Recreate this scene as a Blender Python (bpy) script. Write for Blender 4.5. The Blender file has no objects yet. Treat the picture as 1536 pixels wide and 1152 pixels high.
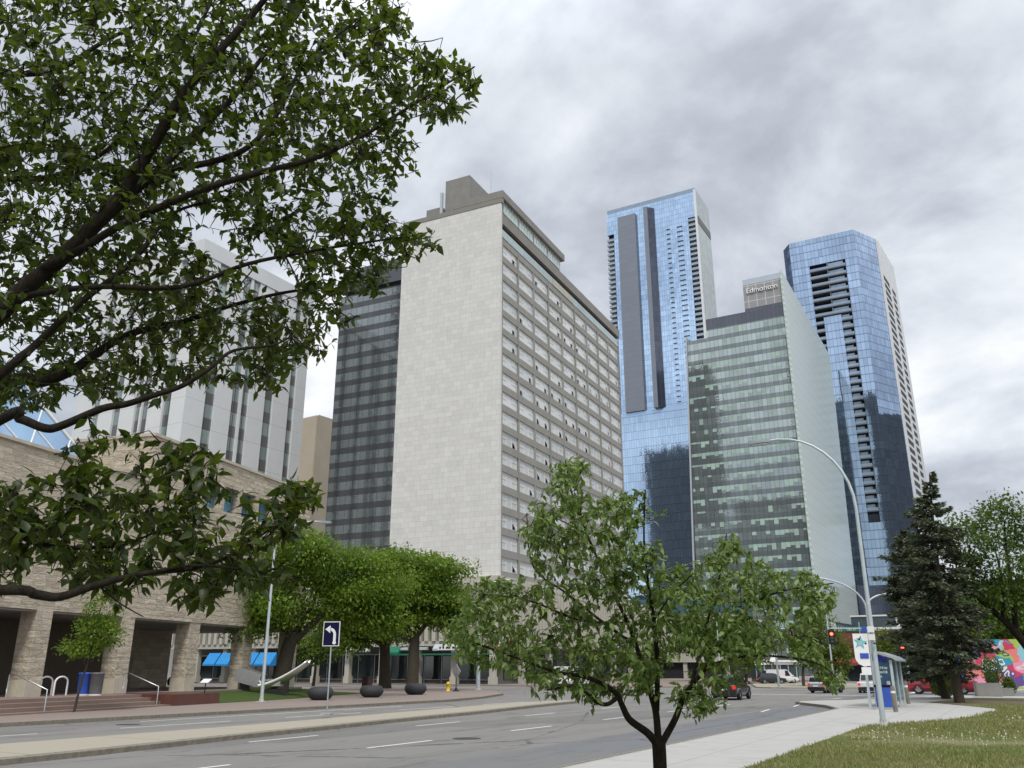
import bpy, math, random
import numpy as np
from mathutils import Vector, Matrix
R = math.radians
random.seed(7); RNG = np.random.default_rng(7)
SC = bpy.context.scene
COL = SC.collection

# ------------------------------------------------------------------ survey of the view (camera at 1.8 m)
F = 1285.0; PITCH = math.atan2(1004.0-576.0, F); YAW = R(29.5); EYE = 1.8
def ray(px, py):
    r = px-768.0; u = -(py-576.0)
    g = F*math.cos(PITCH)-u*math.sin(PITCH); z = F*math.sin(PITCH)+u*math.cos(PITCH)
    return Vector((r*math.cos(YAW)-g*math.sin(YAW), r*math.sin(YAW)+g*math.cos(YAW), z))
O3 = Vector((0, 0, EYE))
def gnd(px, py, z=0.0):
    d = ray(px, py); return O3+d*((z-EYE)/d.z)
def at(px, py, D):
    d = ray(px, py); return O3+d*(D/math.hypot(d.x, d.y))
def fwd(px, py, dep):
    d = ray(px, py); return O3+d*(dep/F)
def onp(px, py, C, az):
    a = R(az); n = Vector((math.cos(a), -math.sin(a), 0)); d = ray(px, py)
    return O3+d*(n.dot(Vector((C[0], C[1], 0)))/n.dot(d))

# ------------------------------------------------------------------ materials
class NT:
    def __init__(s, name):
        s.m = bpy.data.materials.new(name); s.m.use_nodes = True
        s.t = s.m.node_tree; s.t.nodes.clear()
        s.out = s.n('ShaderNodeOutputMaterial')
    def n(s, typ, **kw):
        nd = s.t.nodes.new(typ)
        for k, v in kw.items(): setattr(nd, k, v)
        return nd
    def set(s, sock, v):
        if isinstance(v, bpy.types.NodeSocket): s.t.links.new(v, sock)
        elif isinstance(v, (tuple, list)):
            sock.default_value = tuple(v)+(1.0,) if (len(v) == 3 and len(sock.default_value) == 4) else tuple(v)
        else: sock.default_value = v
    def math(s, op, a, b=0.0, c=0.0):
        nd = s.n('ShaderNodeMath', operation=op)
        s.set(nd.inputs[0], a); s.set(nd.inputs[1], b); s.set(nd.inputs[2], c)
        return nd.outputs[0]
    def mix(s, fac, a, b, blend='MIX'):
        nd = s.n('ShaderNodeMix', data_type='RGBA', blend_type=blend)
        s.set(nd.inputs[0], fac); s.set(nd.inputs[6], a); s.set(nd.inputs[7], b)
        return nd.outputs[2]
    def noise(s, scale, detail=4, rough=.6, vec=None, dims='3D'):
        nd = s.n('ShaderNodeTexNoise', noise_dimensions=dims)
        s.set(nd.inputs['Scale'], scale); s.set(nd.inputs['Detail'], detail); s.set(nd.inputs['Roughness'], rough)
        if vec is not None: s.t.links.new(vec, nd.inputs['Vector'])
        return nd.outputs['Fac']
    def ramp(s, fac, stops):
        nd = s.n('ShaderNodeValToRGB'); cr = nd.color_ramp
        while len(cr.elements) < len(stops): cr.elements.new(.5)
        for e, (p, c) in zip(cr.elements, stops):
            e.position = p; e.color = tuple(c)+(1,) if len(c) == 3 else c
        s.set(nd.inputs[0], fac); return nd.outputs[0]
    def obj(s): return s.n('ShaderNodeTexCoord').outputs['Object']
    def sep(s, v):
        nd = s.n('ShaderNodeSeparateXYZ'); s.t.links.new(v, nd.inputs[0]); return nd.outputs
    def comb(s, x, y, z=0.0):
        nd = s.n('ShaderNodeCombineXYZ'); s.set(nd.inputs[0], x); s.set(nd.inputs[1], y); s.set(nd.inputs[2], z); return nd.outputs[0]
    def mapping(s, v, scale):
        nd = s.n('ShaderNodeMapping'); s.t.links.new(v, nd.inputs[0]); nd.inputs['Scale'].default_value = scale; return nd.outputs[0]
    def facade_uv(s):
        tc = s.n('ShaderNodeTexCoord'); p = s.sep(tc.outputs['Object']); nn = s.sep(tc.outputs['Normal'])
        u = s.math('ADD', s.math('MULTIPLY', s.math('ABSOLUTE', nn[0]), p[1]), s.math('MULTIPLY', s.math('ABSOLUTE', nn[1]), p[0]))
        return u, p[2]
    def bsdf(s, col, rough=.6, metal=0.0, spec=.5, normal=None, emit=None, estr=0.0, trans=0.0, coat=0.0):
        b = s.n('ShaderNodeBsdfPrincipled')
        s.set(b.inputs['Base Color'], col); s.set(b.inputs['Roughness'], rough); s.set(b.inputs['Metallic'], metal)
        s.set(b.inputs['Specular IOR Level'], spec)
        if normal is not None: s.set(b.inputs['Normal'], normal)
        if emit is not None: s.set(b.inputs['Emission Color'], emit); s.set(b.inputs['Emission Strength'], estr)
        if coat: s.set(b.inputs['Coat Weight'], coat)
        if trans: s.set(b.inputs['Transmission Weight'], trans)
        return b.outputs[0]
    def bump(s, h, strength=.3, dist=.02):
        nd = s.n('ShaderNodeBump'); s.set(nd.inputs['Strength'], strength); s.set(nd.inputs['Distance'], dist); s.set(nd.inputs['Height'], h)
        return nd.outputs[0]
    def done(s, sh): s.t.links.new(sh, s.out.inputs['Surface']); return s.m

def sc3(c, k): return tuple(max(0, x*k) for x in c[:3])
def plain(name, col, rough=.6, metal=0.0, var=.12, scale=3.0, spec=.5, coat=0.0):
    t = NT(name); o = t.obj()
    f = t.noise(scale, 5, .65, o)
    c = t.mix(t.math('MULTIPLY', t.math('SUBTRACT', f, .3), 2.2), sc3(col, 1-var), sc3(col, 1+var))
    return t.done(t.bsdf(c, rough, metal, spec, coat=coat))
def emis(name, col, s):
    t = NT(name); return t.done(t.bsdf(sc3(col, .4), .4, emit=col, estr=s))
def clear_glass(name, col=(.75, .85, .88), alpha=.35):
    t = NT(name)
    tr = t.n('ShaderNodeBsdfTransparent'); t.set(tr.inputs[0], sc3(col, 1))
    g = t.bsdf(sc3(col, .35), .04, 0, .8)
    mx = t.n('ShaderNodeMixShader'); mx.inputs[0].default_value = alpha
    t.t.links.new(tr.outputs[0], mx.inputs[1]); t.t.links.new(g, mx.inputs[2])
    return t.done(mx.outputs[0])
def leafmat(name, c1, c2, c3, trans=.35, rough=.45, straw=None):
    t = NT(name); g = t.n('ShaderNodeNewGeometry')
    c = t.ramp(g.outputs['Random Per Island'], [(0, c1), (.5, c2), (.9, c3), (1, sc3(c3, 1.45))])
    n = t.noise(.9, 3, .5, t.obj()); c = t.mix(t.math('MULTIPLY', n, .55), c, sc3(c2, .62))
    if straw: c = t.mix(t.ramp(t.noise(.5, 4, .6, t.obj()), [(.44, (0, 0, 0)), (.62, (1, 1, 1))]), c, t.mix(g.outputs['Random Per Island'], sc3(straw, .7), sc3(straw, 1.2)))
    b = t.bsdf(c, rough, 0, .4)
    tl = t.n('ShaderNodeBsdfTranslucent'); t.t.links.new(t.mix(.35, c, (.30, .42, .03)), tl.inputs[0])
    mx = t.n('ShaderNodeMixShader'); mx.inputs[0].default_value = trans
    t.t.links.new(b, mx.inputs[1]); t.t.links.new(tl.outputs[0], mx.inputs[2])
    return t.done(mx.outputs[0])
def barkmat(name, c1, c2):
    t = NT(name); v = t.mapping(t.obj(), (9, 9, 2.2)); f = t.noise(3.0, 8, .7, v)
    return t.done(t.bsdf(t.ramp(f, [(.3, c1), (.7, c2)]), .9, 0, .2, t.bump(f, .8, .04)))
def glass_facade(name, pw, fh, col, metal=.85, rough=.06, lw=.06, linecol=(.08, .10, .13), hl=.05, var=.18, tilt=.012,
                 span=0.0, spancol=None, blind=0.0, blindcol=(.4, .5, .45), voff=0.0, uoff=0.0, wav=.004, spanmetal=None):
    t = NT(name); u, v = t.facade_uv()
    u = t.math('ADD', u, uoff+1000*pw); v = t.math('ADD', v, voff)
    uu = t.math('DIVIDE', u, pw); vv = t.math('DIVIDE', v, fh)
    cu = t.math('FLOOR', uu); cv = t.math('FLOOR', vv); fu = t.math('FRACT', uu); fv = t.math('FRACT', vv)
    wn = t.n('ShaderNodeTexWhiteNoise', noise_dimensions='2D'); t.t.links.new(t.comb(cu, cv), wn.inputs['Vector'])
    wf = t.n('ShaderNodeTexWhiteNoise', noise_dimensions='1D'); t.set(wf.inputs['W'], cv)
    wg = t.n('ShaderNodeTexWhiteNoise', noise_dimensions='2D')
    t.t.links.new(t.comb(t.math('FLOOR', t.math('DIVIDE', uu, 5.0)), cv), wg.inputs['Vector'])
    r = wn.outputs['Value']; rc = t.sep(wn.outputs['Color'])
    k = t.math('ADD', 1-var, t.math('MULTIPLY', t.math('ADD', t.math('MULTIPLY', r, .6), t.math('MULTIPLY', wg.outputs['Value'], .4)), 2*var))
    c = t.mix(1.0, col, t.comb(k, k, k), 'MULTIPLY')
    met = metal
    if blind:
        low = t.math('ADD', .25, t.math('MULTIPLY', t.math('FLOOR', t.math('MULTIPLY', rc[1], 3.9)), .2))      # how far each blind is drawn down
        vis = t.math('DIVIDE', t.math('SUBTRACT', fv, span), 1-span)
        p = t.math('ADD', t.math('MULTIPLY', r, .5), t.math('MULTIPLY', wg.outputs['Value'], .5))
        on = t.math('MULTIPLY', t.math('LESS_THAN', p, blind), t.math('GREATER_THAN', vis, t.math('SUBTRACT', 1.0, low)))
        bc = t.mix(1.0, blindcol, t.comb(t.math('ADD', .8, t.math('MULTIPLY', rc[2], .3)), t.math('ADD', .8, t.math('MULTIPLY', rc[2], .3)), t.math('ADD', .8, t.math('MULTIPLY', rc[2], .3))), 'MULTIPLY')
        c = t.mix(on, c, bc); met = t.math('MULTIPLY', metal, t.math('SUBTRACT', 1.0, on))
    if span:
        sp = t.math('LESS_THAN', fv, span)
        c = t.mix(sp, c, t.mix(r, sc3(spancol, .88), sc3(spancol, 1.12)))
        if spanmetal is not None: met = t.math('ADD', t.math('MULTIPLY', met, t.math('SUBTRACT', 1.0, sp)), t.math('MULTIPLY', sp, spanmetal))
    ln = t.math('MAXIMUM', t.math('LESS_THAN', fu, lw/pw), t.math('LESS_THAN', fv, hl/fh))
    c = t.mix(ln, c, linecol)
    sub = t.n('ShaderNodeVectorMath', operation='SUBTRACT'); t.t.links.new(wn.outputs['Color'], sub.inputs[0]); sub.inputs[1].default_value = (.5, .5, .5)
    scl = t.n('ShaderNodeVectorMath', operation='SCALE'); t.t.links.new(sub.outputs[0], scl.inputs[0]); scl.inputs['Scale'].default_value = tilt
    nz = t.n('ShaderNodeTexNoise'); t.t.links.new(t.comb(t.math('MULTIPLY', u, .35), t.math('MULTIPLY', v, .35)), nz.inputs['Vector'])
    s2 = t.n('ShaderNodeVectorMath', operation='SUBTRACT'); t.t.links.new(nz.outputs['Color'], s2.inputs[0]); s2.inputs[1].default_value = (.5, .5, .5)
    sc2 = t.n('ShaderNodeVectorMath', operation='SCALE'); t.t.links.new(s2.outputs[0], sc2.inputs[0]); sc2.inputs['Scale'].default_value = wav*6
    g = t.n('ShaderNodeNewGeometry')
    a1 = t.n('ShaderNodeVectorMath', operation='ADD'); t.t.links.new(g.outputs['Normal'], a1.inputs[0]); t.t.links.new(scl.outputs[0], a1.inputs[1])
    a2 = t.n('ShaderNodeVectorMath', operation='ADD'); t.t.links.new(a1.outputs[0], a2.inputs[0]); t.t.links.new(sc2.outputs[0], a2.inputs[1])
    nr = t.n('ShaderNodeVectorMath', operation='NORMALIZE'); t.t.links.new(a2.outputs[0], nr.inputs[0])
    return t.done(t.bsdf(c, rough, met, .6, nr.outputs[0]))
def brickmat(name, w, h, c1, c2, mortar, msize=.015, rough=.8, bump=.25, bias=0.0, off=.5, noisek=.5, nsc=1.5):
    t = NT(name); u, v = t.facade_uv()
    b = t.n('ShaderNodeTexBrick'); t.t.links.new(t.comb(u, v), b.inputs['Vector'])
    b.offset = off; b.squash = .75; b.squash_frequency = 3; b.offset_frequency = 2
    t.set(b.inputs['Color1'], c1); t.set(b.inputs['Color2'], c2); t.set(b.inputs['Mortar'], mortar)
    t.set(b.inputs['Scale'], 1.0); t.set(b.inputs['Brick Width'], w); t.set(b.inputs['Row Height'], h); t.set(b.inputs['Mortar Size'], msize)
    t.set(b.inputs['Mortar Smooth'], .3); t.set(b.inputs['Bias'], bias)
    o = t.obj(); n = t.noise(nsc, 7, .7, o)
    st = t.noise(1.0, 6, .7, t.mapping(o, (2.2, 2.2, .07)))
    k = t.math('ADD', 1-noisek*.5, t.math('MULTIPLY', t.math('ADD', t.math('MULTIPLY', n, .6), t.math('MULTIPLY', st, .4)), noisek))
    c = t.mix(1.0, b.outputs['Color'], t.comb(k, k, k), 'MULTIPLY')
    hgt = t.math('ADD', t.math('MULTIPLY', n, .8), t.math('MULTIPLY', b.outputs['Fac'], -1.0))
    return t.done(t.bsdf(c, rough, 0, .3, t.bump(hgt, bump, .03)))

M = {}
t = NT('rock_faced_stone'); u, v = t.facade_uv(); row = t.math('FLOOR', t.math('DIVIDE', v, .30))
wn = t.n('ShaderNodeTexWhiteNoise', noise_dimensions='1D'); t.set(wn.inputs['W'], row)
uq = t.math('DIVIDE', t.math('ADD', u, t.math('MULTIPLY', wn.outputs['Value'], 3.0)), t.math('ADD', .5, t.math('MULTIPLY', t.sep(wn.outputs['Color'])[1], .6)))
cell = t.n('ShaderNodeTexWhiteNoise', noise_dimensions='2D'); t.t.links.new(t.comb(t.math('FLOOR', uq), row), cell.inputs['Vector'])
fv = t.math('FRACT', t.math('DIVIDE', v, .30)); fu = t.math('FRACT', uq)
chip = t.noise(1.0, 6, .7, t.comb(t.math('MULTIPLY', u, 2.4), t.math('MULTIPLY', v, 5.5), cell.outputs['Value'])); big = t.noise(.5, 4, .6, t.obj())
jn = t.math('MAXIMUM', t.math('LESS_THAN', fv, .07), t.math('LESS_THAN', fu, .03))
c = t.mix(cell.outputs['Value'], (.47, .405, .31), (.66, .585, .46)); k = t.math('ADD', .55, t.math('MULTIPLY', chip, .9)); c = t.mix(1.0, c, t.comb(k, k, k), 'MULTIPLY')
c = t.mix(t.math('MULTIPLY', big, .35), c, (.54, .49, .40)); c = t.mix(t.math('MULTIPLY', jn, .4), c, (.26, .22, .165))
M['stone_wall'] = t.done(t.bsdf(c, .92, 0, .2, t.bump(t.math('SUBTRACT', t.math('MULTIPLY', chip, 1.3), t.math('MULTIPLY', jn, .5)), 1.0, .14)))
M['stone_smooth'] = plain('smooth_stone', (.50, .45, .36), .85)
M['limestone'] = brickmat('limestone_panels', 1.25, .74, (.705, .70, .675), (.63, .625, .60), (.43, .42, .395), .014, .75, .1, .1, .45, .30, .7)
M['spandrel'] = plain('grey_brown_spandrel', (.285, .275, .25), .7, 0, .1, .6)
M['grey_conc'] = plain('grey_concrete', (.24, .235, .22), .85, 0, .14, .8)
M['fascia'] = plain('dark_fascia', (.235, .225, .205), .75, 0, .1, .5)
M['dark_slot'] = plain('dark_slot', (.02, .022, .025), .6)
M['white_frame'] = plain('white_window_frame', (.68, .68, .66), .5)
t = NT('curtained_glass'); g = t.n('ShaderNodeObjectInfo'); u, v = t.facade_uv()
k = t.math('FRACT', t.math('MULTIPLY', t.math('ADD', u, v), 4.1)); f = t.noise(2.5, 3, .5, t.comb(t.math('MULTIPLY', u, 4), t.math('MULTIPLY', v, .3), g.outputs['Random']))
M['curtain'] = t.done(t.bsdf(t.mix(t.math('MULTIPLY', t.math('ADD', t.math('MULTIPLY', f, .7), t.math('MULTIPLY', g.outputs['Random'], .4)), 1.0), (.46, .49, .50), (.77, .78, .77)), .12, 0, .6))
M['dark_glass'] = plain('dark_window_glass', (.022, .028, .032), .06, 0, .3, .4, 1.0)
M['store_glass'] = plain('shopfront_glass', (.035, .055, .06), .08, 0, .4, .35, .9)
M['pale_glass'] = plain('pale_green_glass', (.42, .52, .50), .12, .3, .12, .5)
M['cream_conc'] = plain('cream_concrete', (.47, .45, .385), .8, 0, .1, .7)
M['dark_tower'] = glass_facade('banded_dark_glass', 1.45, 2.83, (.27, .30, .305), .75, .07, .07, (.05, .055, .06), .0, .14, .006, .43, (.075, .08, .088), voff=.3, spanmetal=.25)
M['tower_cap'] = plain('dark_grey_cap', (.09, .098, .115), .6)
M['stantec'] = glass_facade('blue_mirror_glass', 1.5, 3.3, (.50, .66, .87), .92, .05, .1, (.17, .27, .44), .16, .17, .012)
M['stantec_pod'] = glass_facade('blue_podium_glass', 1.5, 5.0, (.52, .68, .88), .92, .05, .08, (.18, .29, .46), .2, .13, .007)
M['jw'] = glass_facade('blue_grey_mirror_glass', 1.7, 3.9, (.44, .565, .745), .9, .05, .1, (.10, .16, .28), .14, .2, .01, .12, (.28, .38, .55), spanmetal=.8)
M['edm'] = glass_facade('green_office_glass', 1.55, 4.2, (.42, .48, .475), .74, .05, .075, (.06, .075, .078), .06, .24, .006, .40, (.21, .245, .25), .58, (.35, .47, .415), spanmetal=.5)
M['edm_cap'] = glass_facade('dark_mechanical_glass', 1.55, 4.2, (.11, .12, .15), .4, .15, .07, (.05, .055, .065), .05, .1, .004)
M['edm_louvre'] = glass_facade('pale_brown_louvres', 3.1, 6.2, (.275, .275, .275), .1, .5, .22, (.56, .56, .54), .22, .06, .0)
t = NT('fritted_white_glass'); u, v = t.facade_uv()
wv = t.n('ShaderNodeTexWave', wave_type='BANDS', bands_direction='Y'); t.t.links.new(t.comb(t.math('MULTIPLY', u, .30), t.math('ADD', v, t.math('MULTIPLY', u, .55))), wv.inputs['Vector'])
t.set(wv.inputs['Scale'], .15); t.set(wv.inputs['Distortion'], 1.6); t.set(wv.inputs['Detail'], 1.0)
n = t.noise(.06, 4, .6, t.obj())
c = t.mix(wv.outputs['Fac'], (.40, .475, .44), (.63, .70, .66)); c = t.mix(t.math('MULTIPLY', n, .5), c, (.50, .55, .52))
gl = t.math('MAXIMUM', t.math('LESS_THAN', t.math('FRACT', t.math('DIVIDE', u, 1.6)), .09), t.math('LESS_THAN', t.math('FRACT', t.math('DIVIDE', v, 4.2)), .05)); c = t.mix(t.math('MULTIPLY', gl, .35), c, (.25, .31, .29))
M['frit'] = t.done(t.bsdf(c, .25, .0, .5))
t = NT('grey_side_glass'); u, v = t.facade_uv(); vo = t.n('ShaderNodeTexVoronoi'); t.t.links.new(t.comb(t.math('MULTIPLY', u, .6), t.math('MULTIPLY', v, .3)), vo.inputs['Vector']); t.set(vo.inputs['Scale'], 1.0)
M['side_glass'] = t.done(t.bsdf(t.mix(t.sep(vo.outputs['Color'])[0], (.19, .245, .25), (.32, .385, .38)), .12, .35, .6))
M['stantec_grey'] = glass_facade('grey_metal_panel', 4.0, 3.3, (.20, .22, .26), .3, .45, .0, (.1, .1, .1), .06, .05, 0)
M['stantec_dark'] = glass_facade('dark_blue_return', 1.5, 3.3, (.085, .10, .145), .5, .1, .08, (.04, .05, .07), .1, .25, .008)
M['slab_edge'] = plain('pale_balcony_slab', (.42, .45, .48), .6)
M['slab_dark'] = plain('grey_balcony_slab', (.13, .14, .165), .6)
M['white_panel'] = plain('white_cladding', (.66, .68, .69), .55, 0, .05, .2)
M['rail_glass'] = plain('balcony_rail_glass', (.30, .38, .48), .08, .55, .15, .3)
t = NT('jointed_white_panels'); u, v = t.facade_uv()
jl = t.math('LESS_THAN', t.math('FRACT', t.math('DIVIDE', v, 4.6)), .012)
M['white_joint'] = t.done(t.bsdf(t.mix(jl, t.mix(t.noise(.4, 4, .6, t.obj()), (.66, .68, .69), (.76, .78, .785)), (.42, .43, .43)), .6, 0, .4))
M['strip_win'] = glass_facade('grey_strip_windows', 2.2, 4.6, (.36, .43, .42), .35, .1, .16, (.13, .13, .125), .12, .25, .008, .46, (.20, .205, .20))
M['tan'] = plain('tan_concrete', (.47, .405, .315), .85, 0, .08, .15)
M['tan_shaded'] = plain('tan_concrete_shaded_side', (.37, .32, .255), .85, 0, .08, .15)  # same tan concrete, with the side face's shade put into its colour
M['pyr_glass'] = plain('pyramid_glass', (.30, .44, .60), .05, .75, .15, .35)
M['blue_win'] = plain('blue_window_glass', (.13, .27, .36), .06, .5, .3, .3)
M['white_metal'] = plain('white_metal', (.7, .71, .72), .4)
M['granite'] = plain('red_brown_granite', (.115, .045, .035), .5, 0, .2, 2)
t = NT('terracotta_paving_steps'); f = t.noise(6, 6, .7, t.obj()); f2 = t.noise(.5, 3, .5, t.obj())
M['steps'] = t.done(t.bsdf(t.mix(f2, t.ramp(f, [(.3, (.19, .125, .10)), (.7, (.27, .19, .155))]), (.245, .19, .16)), .85, 0, .3))
# ground materials
t = NT('worn_asphalt'); o = t.obj(); f = t.noise(42, 5, .8, o); f2 = t.noise(.25, 5, .6, t.mapping(o, (1.6, .12, 1))); p = t.sep(o)
c = t.mix(f, (.155, .147, .135), (.275, .264, .245)); c = t.mix(t.math('MULTIPLY', f2, .6), c, (.165, .161, .153))
wob = t.math('ADD', p[0], t.math('MULTIPLY', t.noise(.18, 3, .5, o), .9))
mk = t.math('MULTIPLY', t.math('GREATER_THAN', wob, -10.9), t.math('LESS_THAN', p[0], 0))
c = t.mix(mk, c, t.mix(f, (.122, .126, .13), (.19, .194, .20)))
vr = t.n('ShaderNodeTexVoronoi', feature='DISTANCE_TO_EDGE'); t.t.links.new(t.mapping(o, (.16, .07, 1)), vr.inputs['Vector']); t.set(vr.inputs['Scale'], 1.0)
nz = t.noise(1.5, 4, .7, o); cr = t.math('LESS_THAN', vr.outputs['Distance'], t.math('MULTIPLY', t.math('SUBTRACT', nz, .38), .03))
c = t.mix(t.math('MULTIPLY', cr, .75), c, (.045, .044, .042))
ty = t.math('ABSOLUTE', t.math('SUBTRACT', t.math('FRACT', t.math('DIVIDE', p[0], 1.95)), .5))
c = t.mix(t.math('MULTIPLY', t.math('LESS_THAN', ty, .17), t.math('MULTIPLY', t.noise(.4, 3, .6, t.mapping(o, (1, .1, 1))), .35)), c, (.14, .135, .13))
pv = t.n('ShaderNodeTexVoronoi', distance='CHEBYCHEV'); t.t.links.new(t.mapping(o, (.22, .055, 1)), pv.inputs['Vector']); t.set(pv.inputs['Scale'], 1.0); pc = t.sep(pv.outputs['Color'])
c = t.mix(t.math('MULTIPLY', t.math('GREATER_THAN', pc[0], .72), .55), c, t.mix(pc[1], (.115, .11, .104), (.21, .205, .195)))
sn = t.noise(.8, 6, .75, t.mapping(o, (1.3, .35, 1))); c = t.mix(t.math('MULTIPLY', t.math('MAXIMUM', t.math('SUBTRACT', sn, .53), 0.0), 4.0), c, (.085, .082, .078))
M['asphalt'] = t.done(t.bsdf(c, .88, 0, .3, t.bump(f, .25, .01)))
t = NT('sidewalk_concrete'); o = t.obj(); f = t.noise(28, 6, .75, o); f2 = t.noise(.6, 5, .6, o); p = t.sep(o)
jl = t.math('MAXIMUM', t.math('LESS_THAN', t.math('FRACT', t.math('DIVIDE', p[1], 1.8)), .012), t.math('LESS_THAN', t.math('FRACT', t.math('DIVIDE', p[0], 1.6)), .012))
st2 = t.noise(1.4, 6, .75, o); c = t.mix(t.math('MULTIPLY', t.math('MAXIMUM', t.math('SUBTRACT', st2, .5), 0.0), 3.0), t.mix(f, (.36, .35, .325), (.47, .46, .43)), (.27, .262, .24)); c = t.mix(t.math('MULTIPLY', f2, .5), c, (.37, .36, .335)); c = t.mix(t.math('MULTIPLY', jl, .8), c, (.16, .155, .145))
M['sidewalk'] = t.done(t.bsdf(c, .85, 0, .3, t.bump(f, .15, .01)))
t = NT('median_concrete'); o = t.obj(); f = t.noise(20, 6, .75, o); p = t.sep(o)
jl = t.math('LESS_THAN', t.math('FRACT', t.math('DIVIDE', p[1], 4.2)), .008)
M['median'] = t.done(t.bsdf(t.mix(jl, t.mix(f, (.27, .245, .19), (.41, .375, .30)), (.12, .11, .09)), .9, 0, .25, t.bump(f, .2, .01)))
M['kerb'] = plain('kerb_concrete', (.20, .18, .14), .9, 0, .3, 6)
M['red_paver'] = brickmat('red_pavers', .4, .2, (.30, .22, .185), (.25, .19, .165), (.2, .16, .14), .01, .9, .05)
t = NT('paver_field'); f = t.noise(3, 6, .7, t.obj()); f2 = t.noise(.3, 4, .6, t.obj())
M['paver'] = t.done(t.bsdf(t.mix(f2, t.mix(f, (.19, .14, .12), (.27, .215, .185)), (.26, .22, .195)), .9, 0, .3))
t = NT('lawn_soil'); f = t.noise(7, 6, .8, t.obj()); f2 = t.noise(.35, 4, .6, t.obj())
M['lawn'] = t.done(t.bsdf(t.mix(t.ramp(f2, [(.4, (0, 0, 0)), (.62, (1, 1, 1))]), t.mix(f, (.05, .075, .018), (.12, .15, .045)), t.mix(f, (.13, .125, .055), (.25, .215, .12))), .95, 0, .1))
t = NT('mown_lawn'); f = t.noise(9, 6, .8, t.obj()); f2 = t.noise(.4, 3, .6, t.obj())
M['lawn2'] = t.done(t.bsdf(t.mix(f2, t.mix(f, (.028, .055, .012), (.075, .115, .03)), (.07, .10, .03)), .95, 0, .1))
t = NT('bark_mulch'); f = t.noise(14, 7, .8, t.obj()); f2 = t.noise(.5, 3, .6, t.obj())
M['mulch'] = t.done(t.bsdf(t.mix(f2, t.mix(f, (.10, .07, .05), (.26, .20, .15)), (.15, .15, .07)), .95, 0, .1))
t = NT('plaza_ground'); f = t.noise(.2, 5, .7, t.obj())
M['plaza'] = t.done(t.bsdf(t.mix(f, (.20, .19, .175), (.32, .31, .29)), .9, 0, .3))
t = NT('road_paint'); f = t.noise(14, 5, .8, t.obj())
M['paint'] = t.done(t.bsdf(t.mix(t.math('GREATER_THAN', f, .6), (.74, .74, .71), (.42, .41, .39)), .7, 0, .3))
# furniture
M['galv'] = plain('galvanised_steel', (.42, .47, .49), .45, .5, .1, 4)
M['pale_steel'] = plain('pale_painted_steel', (.50, .57, .60), .45, .25, .1, 3)
M['steel'] = plain('brushed_steel', (.55, .55, .55), .3, .9, .1, 4)
M['chrome'] = plain('polished_steel', (.66, .65, .63), .36, 1.0, .05, 1)
M['black'] = plain('black_paint', (.015, .015, .018), .45)
M['charcoal'] = plain('charcoal_concrete', (.035, .037, .042), .75, 0, .25, 5)
M['navy'] = plain('navy_sign_face', (.006, .008, .040), .6, 0, .1, 3, .15)
M['white'] = plain('white_paint', (.78, .78, .78), .45, 0, .04)
M['sign_back'] = plain('aluminium_sign_back', (.50, .52, .53), .4, .6)
M['yellow'] = plain('yellow_paint', (.70, .48, .02), .5)
M['red'] = plain('red_paint', (.45, .02, .02), .5)
M['blue'] = plain('blue_plastic', (.03, .09, .42), .4)
M['roy'] = plain('royal_blue_panel', (.02, .02, .50), .3)
M['sky_blue'] = plain('bright_blue_awning', (.02, .25, .60), .7)
M['green_aw'] = plain('green_awning', (.01, .16, .09), .6)
M['sign_green'] = plain('street_sign_green', (.0, .16, .10), .4)
M['teal'] = plain('teal_print', (.10, .50, .58), .5)
M['brownbin'] = plain('maroon_bin', (.06, .018, .02), .5)
M['grey_bin'] = plain('grey_bin', (.12, .12, .125), .5)
M['rubber'] = plain('tyre_rubber', (.014, .014, .015), .8)
M['tail'] = emis('tail_light', (.8, .02, .01), .6)
M['sig_red'] = emis('red_signal_lamp', (1.0, .05, .02), 9.0)
M['headlamp'] = plain('headlamp_glass', (.6, .62, .65), .1, .3)
M['brick'] = brickmat('red_brick', .5, .2, (.20, .075, .05), (.15, .055, .04), (.16, .10, .08), .012, .9, .1)
M['shelter_glass'] = clear_glass('shelter_glass')
M['bark_dark'] = barkmat('dark_bark', (.009, .007, .005), (.040, .031, .023))
M['bark_grey'] = barkmat('grey_bark', (.03, .026, .02), (.10, .085, .065))
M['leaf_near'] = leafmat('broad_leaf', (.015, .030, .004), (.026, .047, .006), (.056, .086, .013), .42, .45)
M['leaf_crab'] = leafmat('crab_apple_leaf', (.066, .112, .020), (.125, .20, .040), (.25, .33, .11), .34, .5)
M['leaf_elm'] = leafmat('elm_leaf', (.060, .128, .012), (.125, .225, .020), (.25, .345, .045), .45, .55)
M['leaf_dark'] = leafmat('park_tree_leaf', (.04, .085, .014), (.075, .135, .022), (.12, .185, .036), .35, .5)
M['leaf_lime'] = leafmat('linden_leaf', (.06, .10, .012), (.10, .15, .02), (.15, .20, .03), .35, .5)
M['needle'] = leafmat('spruce_needle', (.060, .076, .046), (.115, .137, .088), (.22, .25, .185), .12, .95)
M['needle_brown'] = plain('dry_needles', (.05, .038, .022), .9)
M['grass'] = leafmat('grass_blade', (.13, .16, .035), (.22, .245, .07), (.40, .38, .18), .3, .6, (.27, .25, .11))
M['seed'] = plain('dandelion_seed_head', (.62, .60, .50), .8)

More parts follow.
